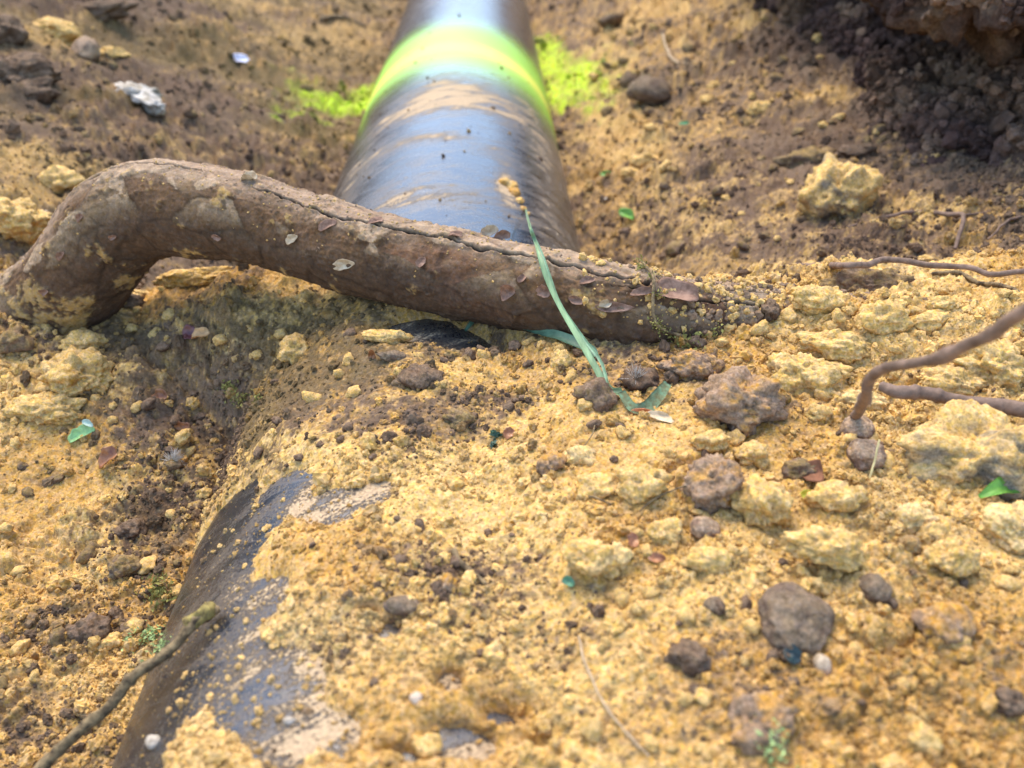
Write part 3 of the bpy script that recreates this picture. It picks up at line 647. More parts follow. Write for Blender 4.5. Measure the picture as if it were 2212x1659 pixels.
# ------------------------------------------------------------------ EARTH BANK at the upper right: clay face with a hollow under an overhang
def build_bank():
    b0 = [at(px, py) for px, py in [(2212, 362), (2060, 352), (1950, 300), (1895, 220), (1880, 130)]]
    base = [(b0[0][0]+q_, b0[0][1]-q_*.22, 0) for q_ in (.7, .55, .4, .28, .18, .10, .045)]+[(p[0], p[1], 0) for p in b0]
    base += [(b0[4][0]-.02, b0[4][1]+.14, 0), (b0[4][0], b0[4][1]+.4, 0), (b0[4][0]+.1, b0[4][1]+1.2, 0)]
    n = 560; bb = np.array(base); cl = np.concatenate([[0], np.cumsum(np.linalg.norm(np.diff(bb, axis=0), axis=1))]); sl = np.linspace(0, cl[-1], n)
    q = np.stack([np.interp(sl, cl, bb[:, j]) for j in range(3)], 1)
    kr = np.hanning(41); kr /= kr.sum(); q = np.stack([np.convolve(np.pad(q[:, j], 20, mode='reflect', reflect_type='odd'), kr, 'valid') for j in range(3)], 1); L = np.concatenate([[0], np.cumsum(np.linalg.norm(np.diff(q, axis=0), axis=1))])
    T = np.gradient(q, axis=0); T /= np.linalg.norm(T, axis=1)[:, None]
    out = np.stack([-T[:, 1], T[:, 0], 0*T[:, 0]], 1)          # towards the trench
    prof = catmull([(.015, -.03, 0), (.006, .0, 0), (.004, .016, 0), (-.010, .030, 0), (-.034, .046, 0), (-.036, .062, 0), (-.004, .074, 0), (.024, .084, 0), (.030, .12, 0), (-.01, .16, 0), (-.05, .18, 0), (-.12, .20, 0)], 192); prof = np.vstack([prof, [(-.12-.15*j*1.0, .20+.006*j, 0) for j in range(1, 9)]])
    tt = np.linspace(0, 1, 200)
    Lg = L[:, None]+0*tt[None]; ov = prof[None, :, 0]*(1+.55*fbm(Lg*6, tt[None]*3+0*Lg, s=120, o=2)); hz = prof[None, :, 1]*(1+.15*fbm(Lg*4, tt[None]*2+0*Lg, s=121, o=2))
    P = q[:, None]+out[:, None]*ov[..., None]; P[..., 2] = hz
    zb = H(q[:, 0], q[:, 1], False); P[..., 2] += zb[:, None]-.004
    Fc = grid_faces(n, 200); V = P.reshape(-1, 3)
    tri = np.vstack([Fc[:, [0, 1, 2]], Fc[:, [0, 2, 3]]]); Nn = vnormals(V, tri)
    x, y, z = V.T
    big = fbm(x*11, y*11, z*11, s=122, o=3); mid = fbm(x*45, y*45, z*45, s=123, o=3, g=.6); fine = fbm(x*190, y*190, z*190, s=124, o=2)
    V = V+Nn*(.020*big+.017*mid+.0065*fine)[:, None]
    tone = sst(-.3, .5, fbm(x*16, y*16, z*16, s=125, o=3))[:, None]
    c = lerp(DRK*1.1, PUR*.95, tone)*(1+.35*fine)[:, None]
    c = lerp(c, BRN*1.5, (sst(.2, .5, fbm(x*60, y*60, z*60, s=126, o=2))*.5)[:, None])
    me = mesh_from('earth_bank', V, Fc, soil_mat('clay', scale=.45, bump=.0016), col=c)
    o = link('earth_bank', me, kind='structure')
    rng = np.random.RandomState(9); i = rng.randint(0, len(V), 90000); i = i[Nn[i, 2] > -.5]
    i = i[(x[i] < .8) & (y[i] < 1.5)]
    r = rng.uniform(.0012, .0042, len(i))**1.0*rng.choice([.6, 1, 1.6], len(i), p=[.5, .4, .1])
    cc = c[i]*rng.uniform(.7, 1.8, (len(i), 1))
    crumbs('bank_crumbs', V[i], r, cc, T_FINE, 6, kind='stuff', label='dark brown crumbs clinging to the clay bank at the upper right', category='soil')
build_bank()

# ------------------------------------------------------------------ CLODS AND STONES
def clod(px, py, wpx, hpx, kind, label, seed, name='soil_clod', cat='clod', sub=4, ang=.5, rot=0, sink=.35, dz=.8, group=None, amt=None, thick=None, lift=0):
    p = at(px, py+hpx*.25); d = (p-CAM)@FWD; rx = wpx/2*d/F; rz = hpx/2*d/F
    sinv = .6 if p[1] > .45 else .8
    ry = rz*1.05; rzz = thick*rx if thick else min(rz*dz*1.05, rx)
    C = {'y': (OCH*1.05, YEL*1.02, .78), 'p': (YEL, PAL, .6), 'b': (BRN*1.25, OLV*1.5, .40), 'g': (BRN*1.9, OCH*1.1, .40), 'k': (PUR*.9, BRN*1.2, .5), 's': (np.array([.15, .10, .066]), np.array([.21, .145, .085]), .5), 'gy': (np.array([.24, .20, .14]), YEL, .52), 'r': (np.array([.22, .135, .085]), np.array([.36, .24, .14]), .5), 'gs': (np.array([.30, .38, .03]), OCH, .4)}[kind]
    rad = (rx*1.12, ry*1.12, rzz*1.12)
    V, Fc = rock_shape(rad, seed, sub, rough=.13 if kind in 'sr' else .30, ang=ang, grain=.012 if kind in ('s', 'r') else .085)
    Nn = vnormals(V, Fc); col = rock_colour(V, Nn, rad, C[0], C[1], C[2] if amt is None else amt, seed)
    o = link(name, mesh_from(name, V, Fc, M_CLOD, col=col), label=label, category=cat)
    if group: o['group'] = group
    o.location = (p[0], p[1]+ry*.2, p[2]+rzz*(1-2*sink)+lift); o.rotation_euler = (.15*math.sin(seed), .15*math.cos(seed), rot)
    return o
HERO = [
 (1810, 432, 128, 128, 'gy', 'large pale yellow rock with a grey corner on the brown slope below the dark bank', dict(sub=5, name='rock', cat='rock', sink=.25, amt=.62, dz=1.1)),
 (1600, 870, 155, 135, 'g', 'big rounded grey-brown stone dusted with sand below the buried end of the root', dict(sub=5, name='stone', cat='stone', ang=.2, sink=.3, amt=.22)),
 (1497, 790, 110, 75, 'g', 'flat grey-brown stone just up and left of the big rounded stone', dict(sub=5, name='stone', cat='stone', sink=.4, amt=.28)),
 (1285, 858, 80, 72, 'b', 'dark brown crumbly clod left of the lower end of the long grass blade', dict(ang=.2, sink=.25, amt=.15)),
 (1385, 820, 80, 70, 'k', 'dark clod behind the feathery seed at the curled grass end', dict(ang=.3, sink=.35, amt=.3)),
 (1547, 1062, 115, 110, 'g', 'grey-brown stone leaning against a tall yellow clod', dict(sub=5, name='stone', cat='stone', sink=.3, amt=.22)),
 (1640, 1098, 100, 125, 'y', 'upright yellow clod right of the grey-brown stone', dict(sub=5, rot=.5, sink=.25)),
 (1192, 1005, 58, 56, 'g', 'small grey-brown stone alone on the smooth sandy patch', dict(name='stone', cat='stone', ang=.2, sink=.25)),
 (1530, 970, 75, 45, 'y', 'oval yellow clod below the big rounded stone', dict(sink=.25)),
 (1625, 985, 75, 60, 'y', 'yellow clod just below and right of the oval clod', dict(sink=.3)),
 (1775, 1212, 150, 90, 'y', 'wide flat yellow clod lying over a smooth brown stone', dict(sub=5, rot=-.1, sink=.1, lift=.002, thick=.42)),
 (1715, 1325, 150, 150, 's', 'smooth dull brown stone half buried under the wide flat yellow clod', dict(sub=5, name='stone', cat='stone', ang=.3, sink=.55)),
 (1884, 1280, 62, 60, 's', 'small round dark pebble right of the smooth brown stone', dict(name='pebble', cat='pebble', ang=.15, sink=.3)),
 (1542, 1312, 45, 35, 's', 'tiny dark pebble left of the smooth brown stone', dict(name='pebble', cat='pebble', ang=.15, sink=.3)),
 (2055, 1208, 88, 82, 'y', 'bright rounded yellow clod right of the wide flat clod', dict(sub=5, ang=.2, sink=.2, amt=1.)),
 (2020, 1160, 60, 60, 'y', 'yellow clod touching the bright rounded clod from above', dict(sink=.3)),
 (1975, 1120, 75, 65, 'p', 'pale tan clod below the big grey and yellow rock', dict(sink=.35)),
 (2115, 970, 240, 190, 'gy', 'very large lumpy grey and yellow rock at the right edge under the thick twig', dict(sub=5, name='rock', cat='rock', sink=.42, amt=.52)),
 (2190, 1130, 110, 110, 'p', 'big pale clod at the right edge below the green leaf', dict(sub=5, sink=.35)),
 (1530, 1212, 95, 60, 'y', 'flat yellow clod left of the wide flat clod', dict(sink=.25)),
 (1275, 1215, 100, 85, 'y', 'angular pale yellow clod in the middle of the foreground', dict(sub=5, sink=.25, ang=.7, amt=1.)),
 (1330, 1205, 60, 55, 'p', 'peach coloured clod joined to the angular yellow clod', dict(sink=.35)),
 (1520, 1145, 60, 50, 'r', 'small orange-brown clod under the grey-brown stone', dict(sink=.35)),
 (1440, 1150, 70, 55, 'y', 'yellow clod left of the small orange-brown clod', dict(sink=.35)),
 (1290, 1055, 90, 60, 'y', 'low yellow clod right of the smooth sandy patch', dict(sink=.4)),
 (1385, 1060, 110, 80, 'y', 'broad yellow clod left of the grey-brown stone', dict(sink=.4)),
 (1250, 985, 70, 50, 'p', 'pale clod right of the lone grey-brown stone', dict(sink=.4)),
 (840, 732, 88, 34, 'y', 'flat oval yellow clod by the bare dark patch of pipe under the root', dict(sink=.1, amt=1., ang=.2)),
 (848, 767, 62, 26, 's', 'thin grey chip of stone under the flat oval clod', dict(name='stone', cat='stone', sink=.25)),
 (638, 755, 62, 66, 'y', 'knobbly yellow clod standing left below the middle of the root', dict(sink=.3, amt=.95, ang=.2)),
 (160, 810, 130, 105, 'y', 'large jagged ochre clod below the left foot of the root', dict(sub=5, sink=.35, amt=.6)),
 (100, 880, 130, 75, 'y', 'lumpy yellow clod down and left of the large jagged clod', dict(sub=5, sink=.4)),
 (30, 735, 80, 62, 'b', 'brown lump against the root foot at the left edge', dict(sink=.3)),
 (180, 740, 90, 55, 'y', 'ochre crumbly clod touching the root foot', dict(sink=.4, amt=.7)),
 (430, 595, 150, 50, 'y', 'rounded ochre mound of soil under the arch of the root', dict(sub=5, sink=.5, amt=.55, ang=.1, cat='clod')),
 (275, 655, 75, 40, 'k', 'blackish crumbly lump in the crook of the root', dict(sink=.3)),
 (300, 640, 50, 20, 'p', 'small pale flat stone on the blackish lump under the arch', dict(name='stone', cat='stone', sink=.1)),
 (1800, 740, 150, 85, 'y', 'blocky yellow clod on the sandy ridge above the thick twig', dict(sub=5, sink=.35, ang=.6, amt=.95)),
 (1735, 805, 150, 110, 'y', 'big granular yellow clod left below the blocky clod', dict(sub=5, sink=.4, ang=.3, amt=.9)),
 (1760, 660, 100, 60, 'y', 'crumbly yellow lump on top of the buried root', dict(sink=.35)),
 (1905, 700, 100, 70, 'y', 'yellow lump on the ridge right of the blocky clod', dict(sink=.4)),
 (2000, 690, 90, 45, 'y', 'long yellow clod on the ridge near the right side', dict(sink=.3)),
 (2033, 666, 52, 34, 'y', 'small bright clod perched on the crest of the ridge', dict(sink=.15, amt=1.)),
 (1935, 665, 40, 32, 'y', 'small round clod on the crest left of the perched one', dict(sink=.15)),
 (1662, 677, 36, 48, 'k', 'dark brown oval pellet standing on the dusty root', dict(name='pellet', cat='pellet', ang=.1, sink=.1)),
 (2050, 830, 150, 80, 'y', 'yellow clod behind the lower dead twig at the right', dict(sub=5, sink=.4)),
 (2150, 790, 140, 110, 'y', 'tall yellow clod under the thick twig at the right edge', dict(sub=5, sink=.35)),
 (1870, 870, 100, 45, 'p', 'pale flat clod under the bend of the thick twig', dict(sink=.35)),
 (1765, 905, 55, 36, 'y', 'orange-yellow clod right of the big rounded stone', dict(sink=.35)),
 (1650, 600, 10, 10, 'b', 'tiny brown speck beside the dusty root', dict(sub=3)),
 (1850, 935, 60, 60, 'r', 'reddish brown twisted lump under the tip of the thick twig', dict(sub=5, name='stone', cat='stone', ang=.2, sink=.2)),
 (1870, 985, 70, 75, 'r', 'rounded brown stone under the twisted lump', dict(sub=5, name='stone', cat='stone', ang=.15, sink=.35)),
 (1725, 1020, 60, 50, 'b', 'grey crumbly clod left of the rounded brown stone', dict(sink=.4)),
 (1800, 1090, 100, 65, 'y', 'pointed yellow clod right of the bright green leaf scrap', dict(sink=.3)),
 (1700, 910, 10, 8, 'b', 'fleck of brown soil by the orange-yellow clod', dict(sub=3)),
 (1400, 215, 90, 62, 's', 'rounded brown stone on the slope right of the pipe', dict(name='stone', cat='stone', ang=.2, sink=.3)),
 (1396, 345, 62, 34, 'y', 'yellow pebble on the soil right of the pipe', dict(name='pebble', cat='pebble', ang=.3, sink=.3)),
 (1362, 378, 40, 26, 'y', 'smaller yellow pebble below and left of the other pebble', dict(name='pebble', cat='pebble', ang=.2, sink=.3)),
 (1636, 238, 42, 30, 'y', 'small bright yellow clod high on the right slope', dict(sink=.15, amt=1.)),
 (1745, 335, 110, 60, 'b', 'greyish brown clod above the large pale yellow rock', dict(sink=.45)),
 (1850, 330, 80, 42, 'k', 'dark brown lump right of the greyish clod', dict(sink=.4)),
 (1870, 600, 150, 95, 'b', 'wide brown stone behind the thin wavy root on the right', dict(sub=5, name='stone', cat='stone', sink=.5, amt=.35)),
 (1500, 745, 40, 30, 'k', 'dark crumb of clay above the flat grey-brown stone', dict(sub=3, sink=.3)),
 (870, 1318, 70, 42, 's', 'brown knobbly pebble on the sandy skin of the near pipe', dict(name='pebble', cat='pebble', ang=.3, sink=.2)),
 (968, 1268, 34, 40, 'g', 'small grey pebble by the short brown stick', dict(name='pebble', cat='pebble', ang=.2, sink=.25)),
 (915, 815, 80, 60, 'k', 'dark brown crumbly clod in the brown soil below the bare pipe patch', dict(sink=.4)),
 (990, 905, 70, 45, 'b', 'greyish clod low on the heap left of the sandy patch', dict(sink=.4)),
 (1215, 775, 45, 50, 'y', 'yellow wedge-shaped clod under the trailing grass leaf', dict(sink=.3)),
 (195, 1368, 75, 62, 'k', 'dark round clod left of the mossy twig', dict(ang=.2, sink=.3)),
 (235, 1385, 50, 40, 'y', 'yellow crumb touching the dark round clod', dict(sink=.3)),
 (285, 1145, 60, 45, 'k', 'dark wet-looking clod on the slope left of the pipe', dict(sink=.35)),
 (270, 1230, 70, 55, 'b', 'brown crumbly clod under the dark wet-looking one', dict(sink=.4)),
 (1490, 1415, 85, 70, 'k', 'dark brown clod left below the smooth brown stone', dict(sink=.35)),
 (1520, 1500, 45, 35, 'y', 'orange crumb between two dark clods', dict(sub=3, sink=.3)),
 (1655, 1560, 130, 110, 'g', 'large out-of-focus brown clod at the bottom with a green tuft', dict(sub=5, sink=.35, amt=.3)),
 (1985, 1615, 60, 55, 'y', 'round yellow clod near the bottom right', dict(sink=.25, amt=1.)),
 (2040, 1370, 110, 90, 'g', 'yellow-brown clod near the right edge of the foreground', dict(sink=.4)),
 (1925, 1655, 60, 40, 'y', 'yellow clod cut by the bottom edge', dict(sink=.3)),
 (920, 1620, 60, 46, 'y', 'blurred yellow clod lying on the bare pipe at the bottom', dict(sink=.15, amt=1.)),
 (1290, 1655, 70, 45, 'y', 'orange-yellow clod cut by the bottom edge in the middle', dict(sink=.3)),
 (2170, 1530, 70, 50, 'k', 'dark reddish clod at the right edge low down', dict(sink=.4)),
 (245, 120, 60, 28, 'y', 'ochre clod on the brown slope at the upper left', dict(sink=.3)),
 (120, 60, 90, 60, 'y', 'ochre ledge of soil at the upper left', dict(sink=.4, sub=5, amt=.6)),
 (185, 110, 50, 60, 'r', 'reddish ochre lump right of the ochre ledge', dict(sink=.35)),
 (40, 150, 120, 90, 'k', 'big dark crumbly lump at the left edge under the ochre ledge', dict(sub=5, sink=.35)),
 (75, 195, 80, 60, 'k', 'dark lump below the big dark crumbly lump at the left edge', dict(sink=.4)),
 (215, 25, 150, 50, 'k', 'long dark lump at the top edge on the left', dict(sink=.4)),
 (15, 60, 60, 90, 'k', 'dark purple-brown lump in the top left corner', dict(sink=.35)),
 (135, 395, 80, 70, 'y', 'yellow clod behind the bend of the root on the left', dict(sink=.4)),
 (30, 470, 130, 110, 'y', 'rusty yellow lump at the left edge behind the root', dict(sub=5, sink=.4, amt=.5)),
]
for i, (px, py, w_, h_, kd, lab, kw) in enumerate(HERO):
    if w_ < 15: continue
    clod(px, py, w_, h_, kd, lab, 300+i*7, **kw)
# smaller clods: shared meshes, told apart by nothing but the ground they lie on
rng = np.random.RandomState(77)
protos = {}; USED = {}
def hero_short(lab):
    w = lab.split()
    for i, t in enumerate(w):
        if i > 1 and t in ('with', 'on', 'below', 'just', 'dusted', 'left', 'right', 'behind', 'leaning', 'alone', 'lying', 'half', 'touching', 'at', 'in', 'joined', 'by', 'under', 'standing', 'against', 'above', 'perched', 'cut', 'near', 'between', 'of', 'high', 'low', 'and'):
            if t == 'and' : continue
            return ' '.join(w[:i])
    return lab
def small_label(px, py, spx, kd):
    colr = {'y': 'yellow', 'k': 'dark brown', 'b': 'brown'}[kd]; size = 'tiny' if spx < 24 else ('small' if spx < 34 else 'lumpy')
    hs = sorted((math.hypot(h[0]-px, (h[1]-py)*1.2), h) for h in HERO if h[2] > 15)[:7]
    for _, h in hs:
        dx, dy = px-h[0], py-h[1]
        wd = ('right of' if dx > 0 else 'left of') if abs(dx) > abs(dy)*1.3 else (('below' if dy > 0 else 'above') if abs(dy) > abs(dx)*1.3 else (('below and ' if dy > 0 else 'above and ')+('right of' if dx > 0 else 'left of')))
        lab = f'{size} {colr} clod {wd} the {hero_short(h[5])}'
        if lab not in USED: USED[lab] = 1; return lab
    return None
def small_clods(regions):
    for (kd, lab, grp, x0, x1, y0, y1, n, s0, s1) in regions:
        for j in range(n):
            v = rng.randint(0, 5)
            if (kd, v) not in protos:
                V, Fc = rock_shape((1, .9, .72), 900+v*13, 3, rough=.26, ang=.7, grain=.09); Nn = vnormals(V, Fc)
                C = {'y': (OCH, YEL, .85), 'k': (PUR*.95, BRN*1.35, .5), 'b': (BRN*1.2, OLV*1.5, .4)}[kd]
                me = mesh_from('clod', V, Fc, None, col=rock_colour(V, Nn, (1, 1, 1), C[0], C[1], C[2], 900+v)); me.materials.append(M_CLODS); protos[(kd, v)] = me
            px = rng.uniform(x0, x1); py = rng.uniform(y0, y1); p = at(px, py); d = (p-CAM)@FWD
            if pipe_z(p[0:1])[0] > macro(p[0:1], p[1:2])[0][0]: continue
            s = (s0*(1-rng.uniform()*(1-(s0/s1)**1.6))**(-1/1.6))/2*d/F
            o = link('small_clod', protos[(kd, v)], label=small_label(px, py, s*2*F/d, kd) or lab, category='clod', group=grp)
            o.location = (p[0], p[1], p[2]+s*.25); o.scale = (s*rng.uniform(.85, 1.2), s*rng.uniform(.8, 1.1), s*rng.uniform(.75, 1.05)); o.rotation_euler = (rng.uniform(-.6, .6), rng.uniform(-.6, .6), rng.uniform(0, 6.28))
M_CLODS = soil_mat('clod_small', scale=.006, bump=.0004, var=.3)
small_clods([
 ('y', 'small yellow sandy clod on the sandy ground of the right foreground', 'small yellow clods of the right foreground', 1250, 2200, 930, 1640, 62, 22, 60),
 ('k', 'small dark brown clod on the sandy ground of the right foreground', 'small dark clods of the right foreground', 1250, 2200, 930, 1640, 24, 18, 46),
 ('y', 'small yellow clod on the sandy ridge along the buried root', 'small yellow clods of the ridge', 1500, 2200, 640, 930, 30, 22, 55),
 ('k', 'small dark brown clod on the brown heap in front of the root', 'small dark clods in front of the root', 300, 1250, 700, 1000, 32, 18, 40),
 ('y', 'small yellow clod on the brown heap in front of the root', 'small yellow clods in front of the root', 200, 1300, 640, 1000, 30, 20, 46),
 ('y', 'small ochre clod on the slope left of the near pipe', 'small ochre clods left of the near pipe', 5, 400, 860, 1500, 20, 24, 60),
 ('b', 'small brown clod on the slope left of the near pipe', 'small brown clods left of the near pipe', 5, 420, 1000, 1640, 16, 22, 50),
 ('b', 'small brown clod on the slope right of the far pipe', 'small brown clods of the right slope', 1300, 1980, 60, 590, 44, 18, 52),
 ('y', 'small yellow clod on the slope right of the far pipe', 'small yellow clods of the right slope', 1270, 1980, 60, 590, 30, 16, 36),
 ('k', 'small dark clod on the sandy skin over the near pipe', 'small dark clods over the near pipe', 620, 1250, 1120, 1500, 16, 16, 34),
 ('b', 'small brown clod on the slope left of the far pipe', 'small brown clods of the left slope', 30, 700, 60, 340, 18, 16, 34),
])

# ------------------------------------------------------------------ THE LONG GRASS BLADE and other litter
def ribbon(pts, widths, nrm, fold=.25, n=70, k=7, seed=0, split=False, thick=.00018):
    """a folded leaf blade: pts, width at each, surface normal hint at each"""
    Q = catmull(np.hstack([np.asarray(pts), np.asarray(widths)[:, None], np.asarray(nrm)]), n)
    C, wd, nn = Q[:, :3], np.maximum(Q[:, 3], 1e-5), Q[:, 4:7]
    T = np.gradient(C, axis=0); T /= np.linalg.norm(T, axis=1)[:, None]
    S = np.cross(T, nn); S /= np.linalg.norm(S, axis=1)[:, None]; nn = np.cross(S, T)
    u = np.linspace(-1, 1, k); L = np.linspace(0, 1, n)
    off = fold*(1-np.abs(u))[None]*wd[:, None]*(1+.3*vn(L*9, L*0, s=seed))[:, None]
    jit = .06*wd[:, None]*vn(L[:, None]*30+0*u, u[None]*2+0*L[:, None], s=seed+2)
    top = C[:, None]+S[:, None]*(u[None]*wd[:, None]/2)[..., None]-nn[:, None]*(off+jit)[..., None]
    bot = top-nn[:, None]*thick
    V = np.vstack([top.reshape(-1, 3), bot.reshape(-1, 3)]); Fc = grid_faces(n, k); m = n*k
    rim = [i for i in range(k)]+[i*k+k-1 for i in range(1, n)]+[m-1-i for i in range(1, k)]+[(n-1-i)*k for i in range(1, n-1)]
    side = [[rim[i], rim[(i+1) % len(rim)], rim[(i+1) % len(rim)]+m, rim[i]+m] for i in range(len(rim))]
    return V, np.vstack([Fc, Fc[:, ::-1]+m, side])
def onr(px, py, lift=.0012):
    p, nr = on_root(px, py); return p+nr*lift
gb = empty('long_grass', at(1345, 870), label='long pale green grass blade hanging over the root, muddy at both ends', category='grass')
def child(name, me, parent):
    o = link(name, me); o.parent = parent; o.matrix_parent_inverse = Matrix.Translation(-Vector(parent.location)); return o
g_end = at(1340, 868, .003); r_top = onr(1152, 508, .002)
def gp(px, py, f):    # between root front and heap
    d0 = (onr(1165, 560)-CAM)@FWD-.003; d1 = (g_end-CAM)@FWD
    return atd(px, py, lerp(d0, d1, f))
tocam = lambda p: (CAM-p)/np.linalg.norm(CAM-p)
mud0 = at_pipe(1135, 455); mud0 = mud0+np.array([0, 0, .001])
gA = [mud0, atd(1143, 485, (r_top-CAM)@FWD+.008), r_top, gp(1166, 555, 0), gp(1183, 605, .12), gp(1212, 665, .3), gp(1250, 730, .52), gp(1285, 790, .75), gp(1315, 840, .93), g_end]
wA = [.0010, .0014, .0016, .0017, .0019, .0021, .0023, .0024, .0025, .0026]
V, Fc = ribbon(gA, wA, [tocam(p)+np.array([.35, 0, 0]) for p in gA], .22, seed=1); child('blade', mesh_from('blade', V, Fc, M_BLADE), gb)
gB = [p+np.array([.0011, .0006, .0004])*(1 if 2 < i < 8 else .2) for i, p in enumerate(gA)]; gB[5] = gB[5]+np.array([-.0012, .001, 0]); gB[7] = gB[7]+np.array([.0010, 0, .0006])
V, Fc = ribbon(gB, np.array(wA)*.5, [tocam(p)+np.array([-.7, 0, .1]) for p in gB], .2, seed=2); child('folded_edge', mesh_from('folded_edge', V, Fc, plain_mat('blade_pale', (.24, .36, .20), .55, .35, .25, 300)), gb)
gC = [g_end, at(1365, 890, .0022), at(1395, 890, .0018), at(1422, 872, .0024), at(1440, 850, .003)]
V, Fc = ribbon(gC, [.0028, .0036, .0044, .0042, .0030], [np.array([.1, -.5, .8]) for p in gC], .12, n=40, seed=3); child('curled_tip', mesh_from('curled_tip', V, Fc, plain_mat('blade_mud', (.20, .17, .07), .8, .2, .4, 500, (.16, .26, .14))), gb)
gD = [at(1005, 722, .0012), at(1030, 704, .0030), at(1075, 703, .0034), at(1140, 722, .0034), at(1210, 742, .0036), at(1272, 765, .0030), at(1288, 775, .0012)]
V, Fc = ribbon(gD, [.0012, .0022, .0026, .0032, .0040, .0034, .0018], [np.array([0, -.55, .8]) for p in gD], .1, n=60, seed=4)
link('grass_leaf', mesh_from('grass_leaf', V, Fc, plain_mat('leaf_dull', (.10, .18, .10), .5, .4, .3, 300)), label='trailing dusty green grass leaf lying under the root', category='grass leaf')  # a duller, darker green than the hanging blade
# mud sticking to the blade's upper tip on the pipe
V0 = []; F0 = []; off = 0
for j, (px, py, w_) in enumerate([(1088, 395, 26), (1105, 405, 30), (1112, 418, 28), (1122, 435, 20), (1130, 452, 16), (1140, 462, 12), (1098, 400, 26)]):
    p = at_pipe(px, py); d = (p-CAM)@FWD; r_ = w_/2*d/F
    V, Fc = rock_shape((r_, r_*1.3, r_*.55), 520+j, 3, .25, .3, grain=.08); V0.append(V+p+np.array([0, 0, r_*.2])); F0.append(Fc+off); off += len(V)
V = np.vstack(V0); child('mud', mesh_from('mud', V, np.vstack(F0), M_CLOD, col=lerp(OCH*1.2, YEL, sst(-.3, .3, fbm(V[:, 0]*200, V[:, 1]*200, s=5, o=2))[:, None])), gb)
def twig(pxs, radpx, mat, label, name='twig', cat='twig', seed=0, n=90, k=12, knots=(), depths=None, noise=.15):
    pts = []
    for i, (px, py) in enumerate(pxs):
        pts.append(atd(px, py, depths[i]) if depths and depths[i] else at(px, py, .0012))
    rad = [r*((p-CAM)@FWD)/F for r, p in zip(radpx, pts)]
    V, Fc = tube(pts, rad, n, k, noise, seed=seed, knots=knots)
    return link(name, mesh_from(name, V, Fc, mat), label=label, category=cat)
g0 = (at(1845, 915)-CAM)@FWD
twig([(2330, 610), (2212, 680), (2130, 725), (2050, 768), (1980, 785), (1915, 795), (1880, 820), (1868, 860), (1845, 905), (1825, 930)], [17, 16, 15, 13, 12, 12, 12, 12, 10, 7], M_TWIG, 'thick bent brown twig reaching in from the right edge above the sand',
     seed=5, depths=[.165, .18, .19, .20, .21, .22, .228, .238, g0-.004, g0+.003], knots=(.3, .62), noise=.2)
twig([(1905, 835), (1940, 848), (1985, 850), (2060, 860), (2140, 872), (2212, 885), (2300, 900)], [10, 14, 14, 14, 16, 17, 18], M_TWIG, 'straight brown twig with a node lying on the sand under the thick twig', seed=6, knots=(.33, .2), depths=[(at(px, py+25)-CAM)@FWD*.955 for px, py in [(1905, 835), (1940, 848), (1985, 850), (2060, 860), (2140, 872), (2212, 885), (2300, 900)]])
def uplift(lst, dz): return lst
tp = [(1715, 576), (1760, 574), (1820, 572), (1870, 573), (1905, 560), (1950, 562), (2020, 572), (2080, 578), (2140, 590), (2212, 586), (2300, 590)]
dz = [(at(px, py+14)-CAM)@FWD*.935 for px, py in tp]
twig(tp, [8, 7.5, 7, 7, 7, 6.5, 6.5, 6, 6, 6, 6], M_TWIG, 'long thin wavy root lying across the brown slope at the right', name='rootlet', cat='rootlet', seed=7, depths=list(dz), n=130)
twig([(2010, 600), (2060, 606), (2110, 622), (2160, 640), (2200, 660)], [4, 5, 5, 5, 3], M_DTWIG, 'dark thin rootlet below the long wavy root', name='rootlet', cat='rootlet', seed=8)
twig([(1830, 500), (1900, 490), (1980, 475), (2040, 485), (2068, 510), (2062, 545)], [3, 3.5, 4, 5, 5, 4], M_TWIG, 'hooked thin rootlet above the long wavy root', name='rootlet', cat='rootlet', seed=9)
twig([(2212, 430), (2150, 455), (2060, 478)], [3, 3, 2], M_TWIG, 'straight thin rootlet at the right edge under the dark bank', name='rootlet', cat='rootlet', seed=10)
twig([(2212, 480), (2170, 500), (2130, 530)], [3, 3, 2], M_TWIG, 'short forked rootlet at the right edge above the wavy root', name='rootlet', cat='rootlet', seed=11)
twig([(1950, 240), (1975, 265), (1998, 285), (2003, 320), (2012, 360)], [3, 3.5, 4.5, 4, 4], M_PTWIG, 'pale bent rootlet hanging in front of the dark hollow', name='rootlet', cat='rootlet', seed=12, depths=[.60, .60, .595, .59, .585])
twig([(1430, 95), (1440, 120), (1465, 138), (1510, 140)], [3, 3, 3, 2], M_PTWIG, 'pale curved rootlet on the far soil right of the pipe', name='rootlet', cat='rootlet', seed=13)
twig([(1455, 170), (1485, 160), (1515, 150)], [6, 6, 5], M_DTWIG, 'short dark stick on the far soil right of the pipe', seed=14, n=30)
twig([(690, 52), (740, 46), (790, 58)], [4, 5, 4], M_DTWIG, 'dark thin stick on the far soil left of the pipe', seed=15, n=30)
twig([(0, 455), (60, 470), (120, 478)], [3, 3, 2], M_DTWIG, 'thin dark rootlet behind the root at the left edge', name='rootlet', cat='rootlet', seed=16, n=30)
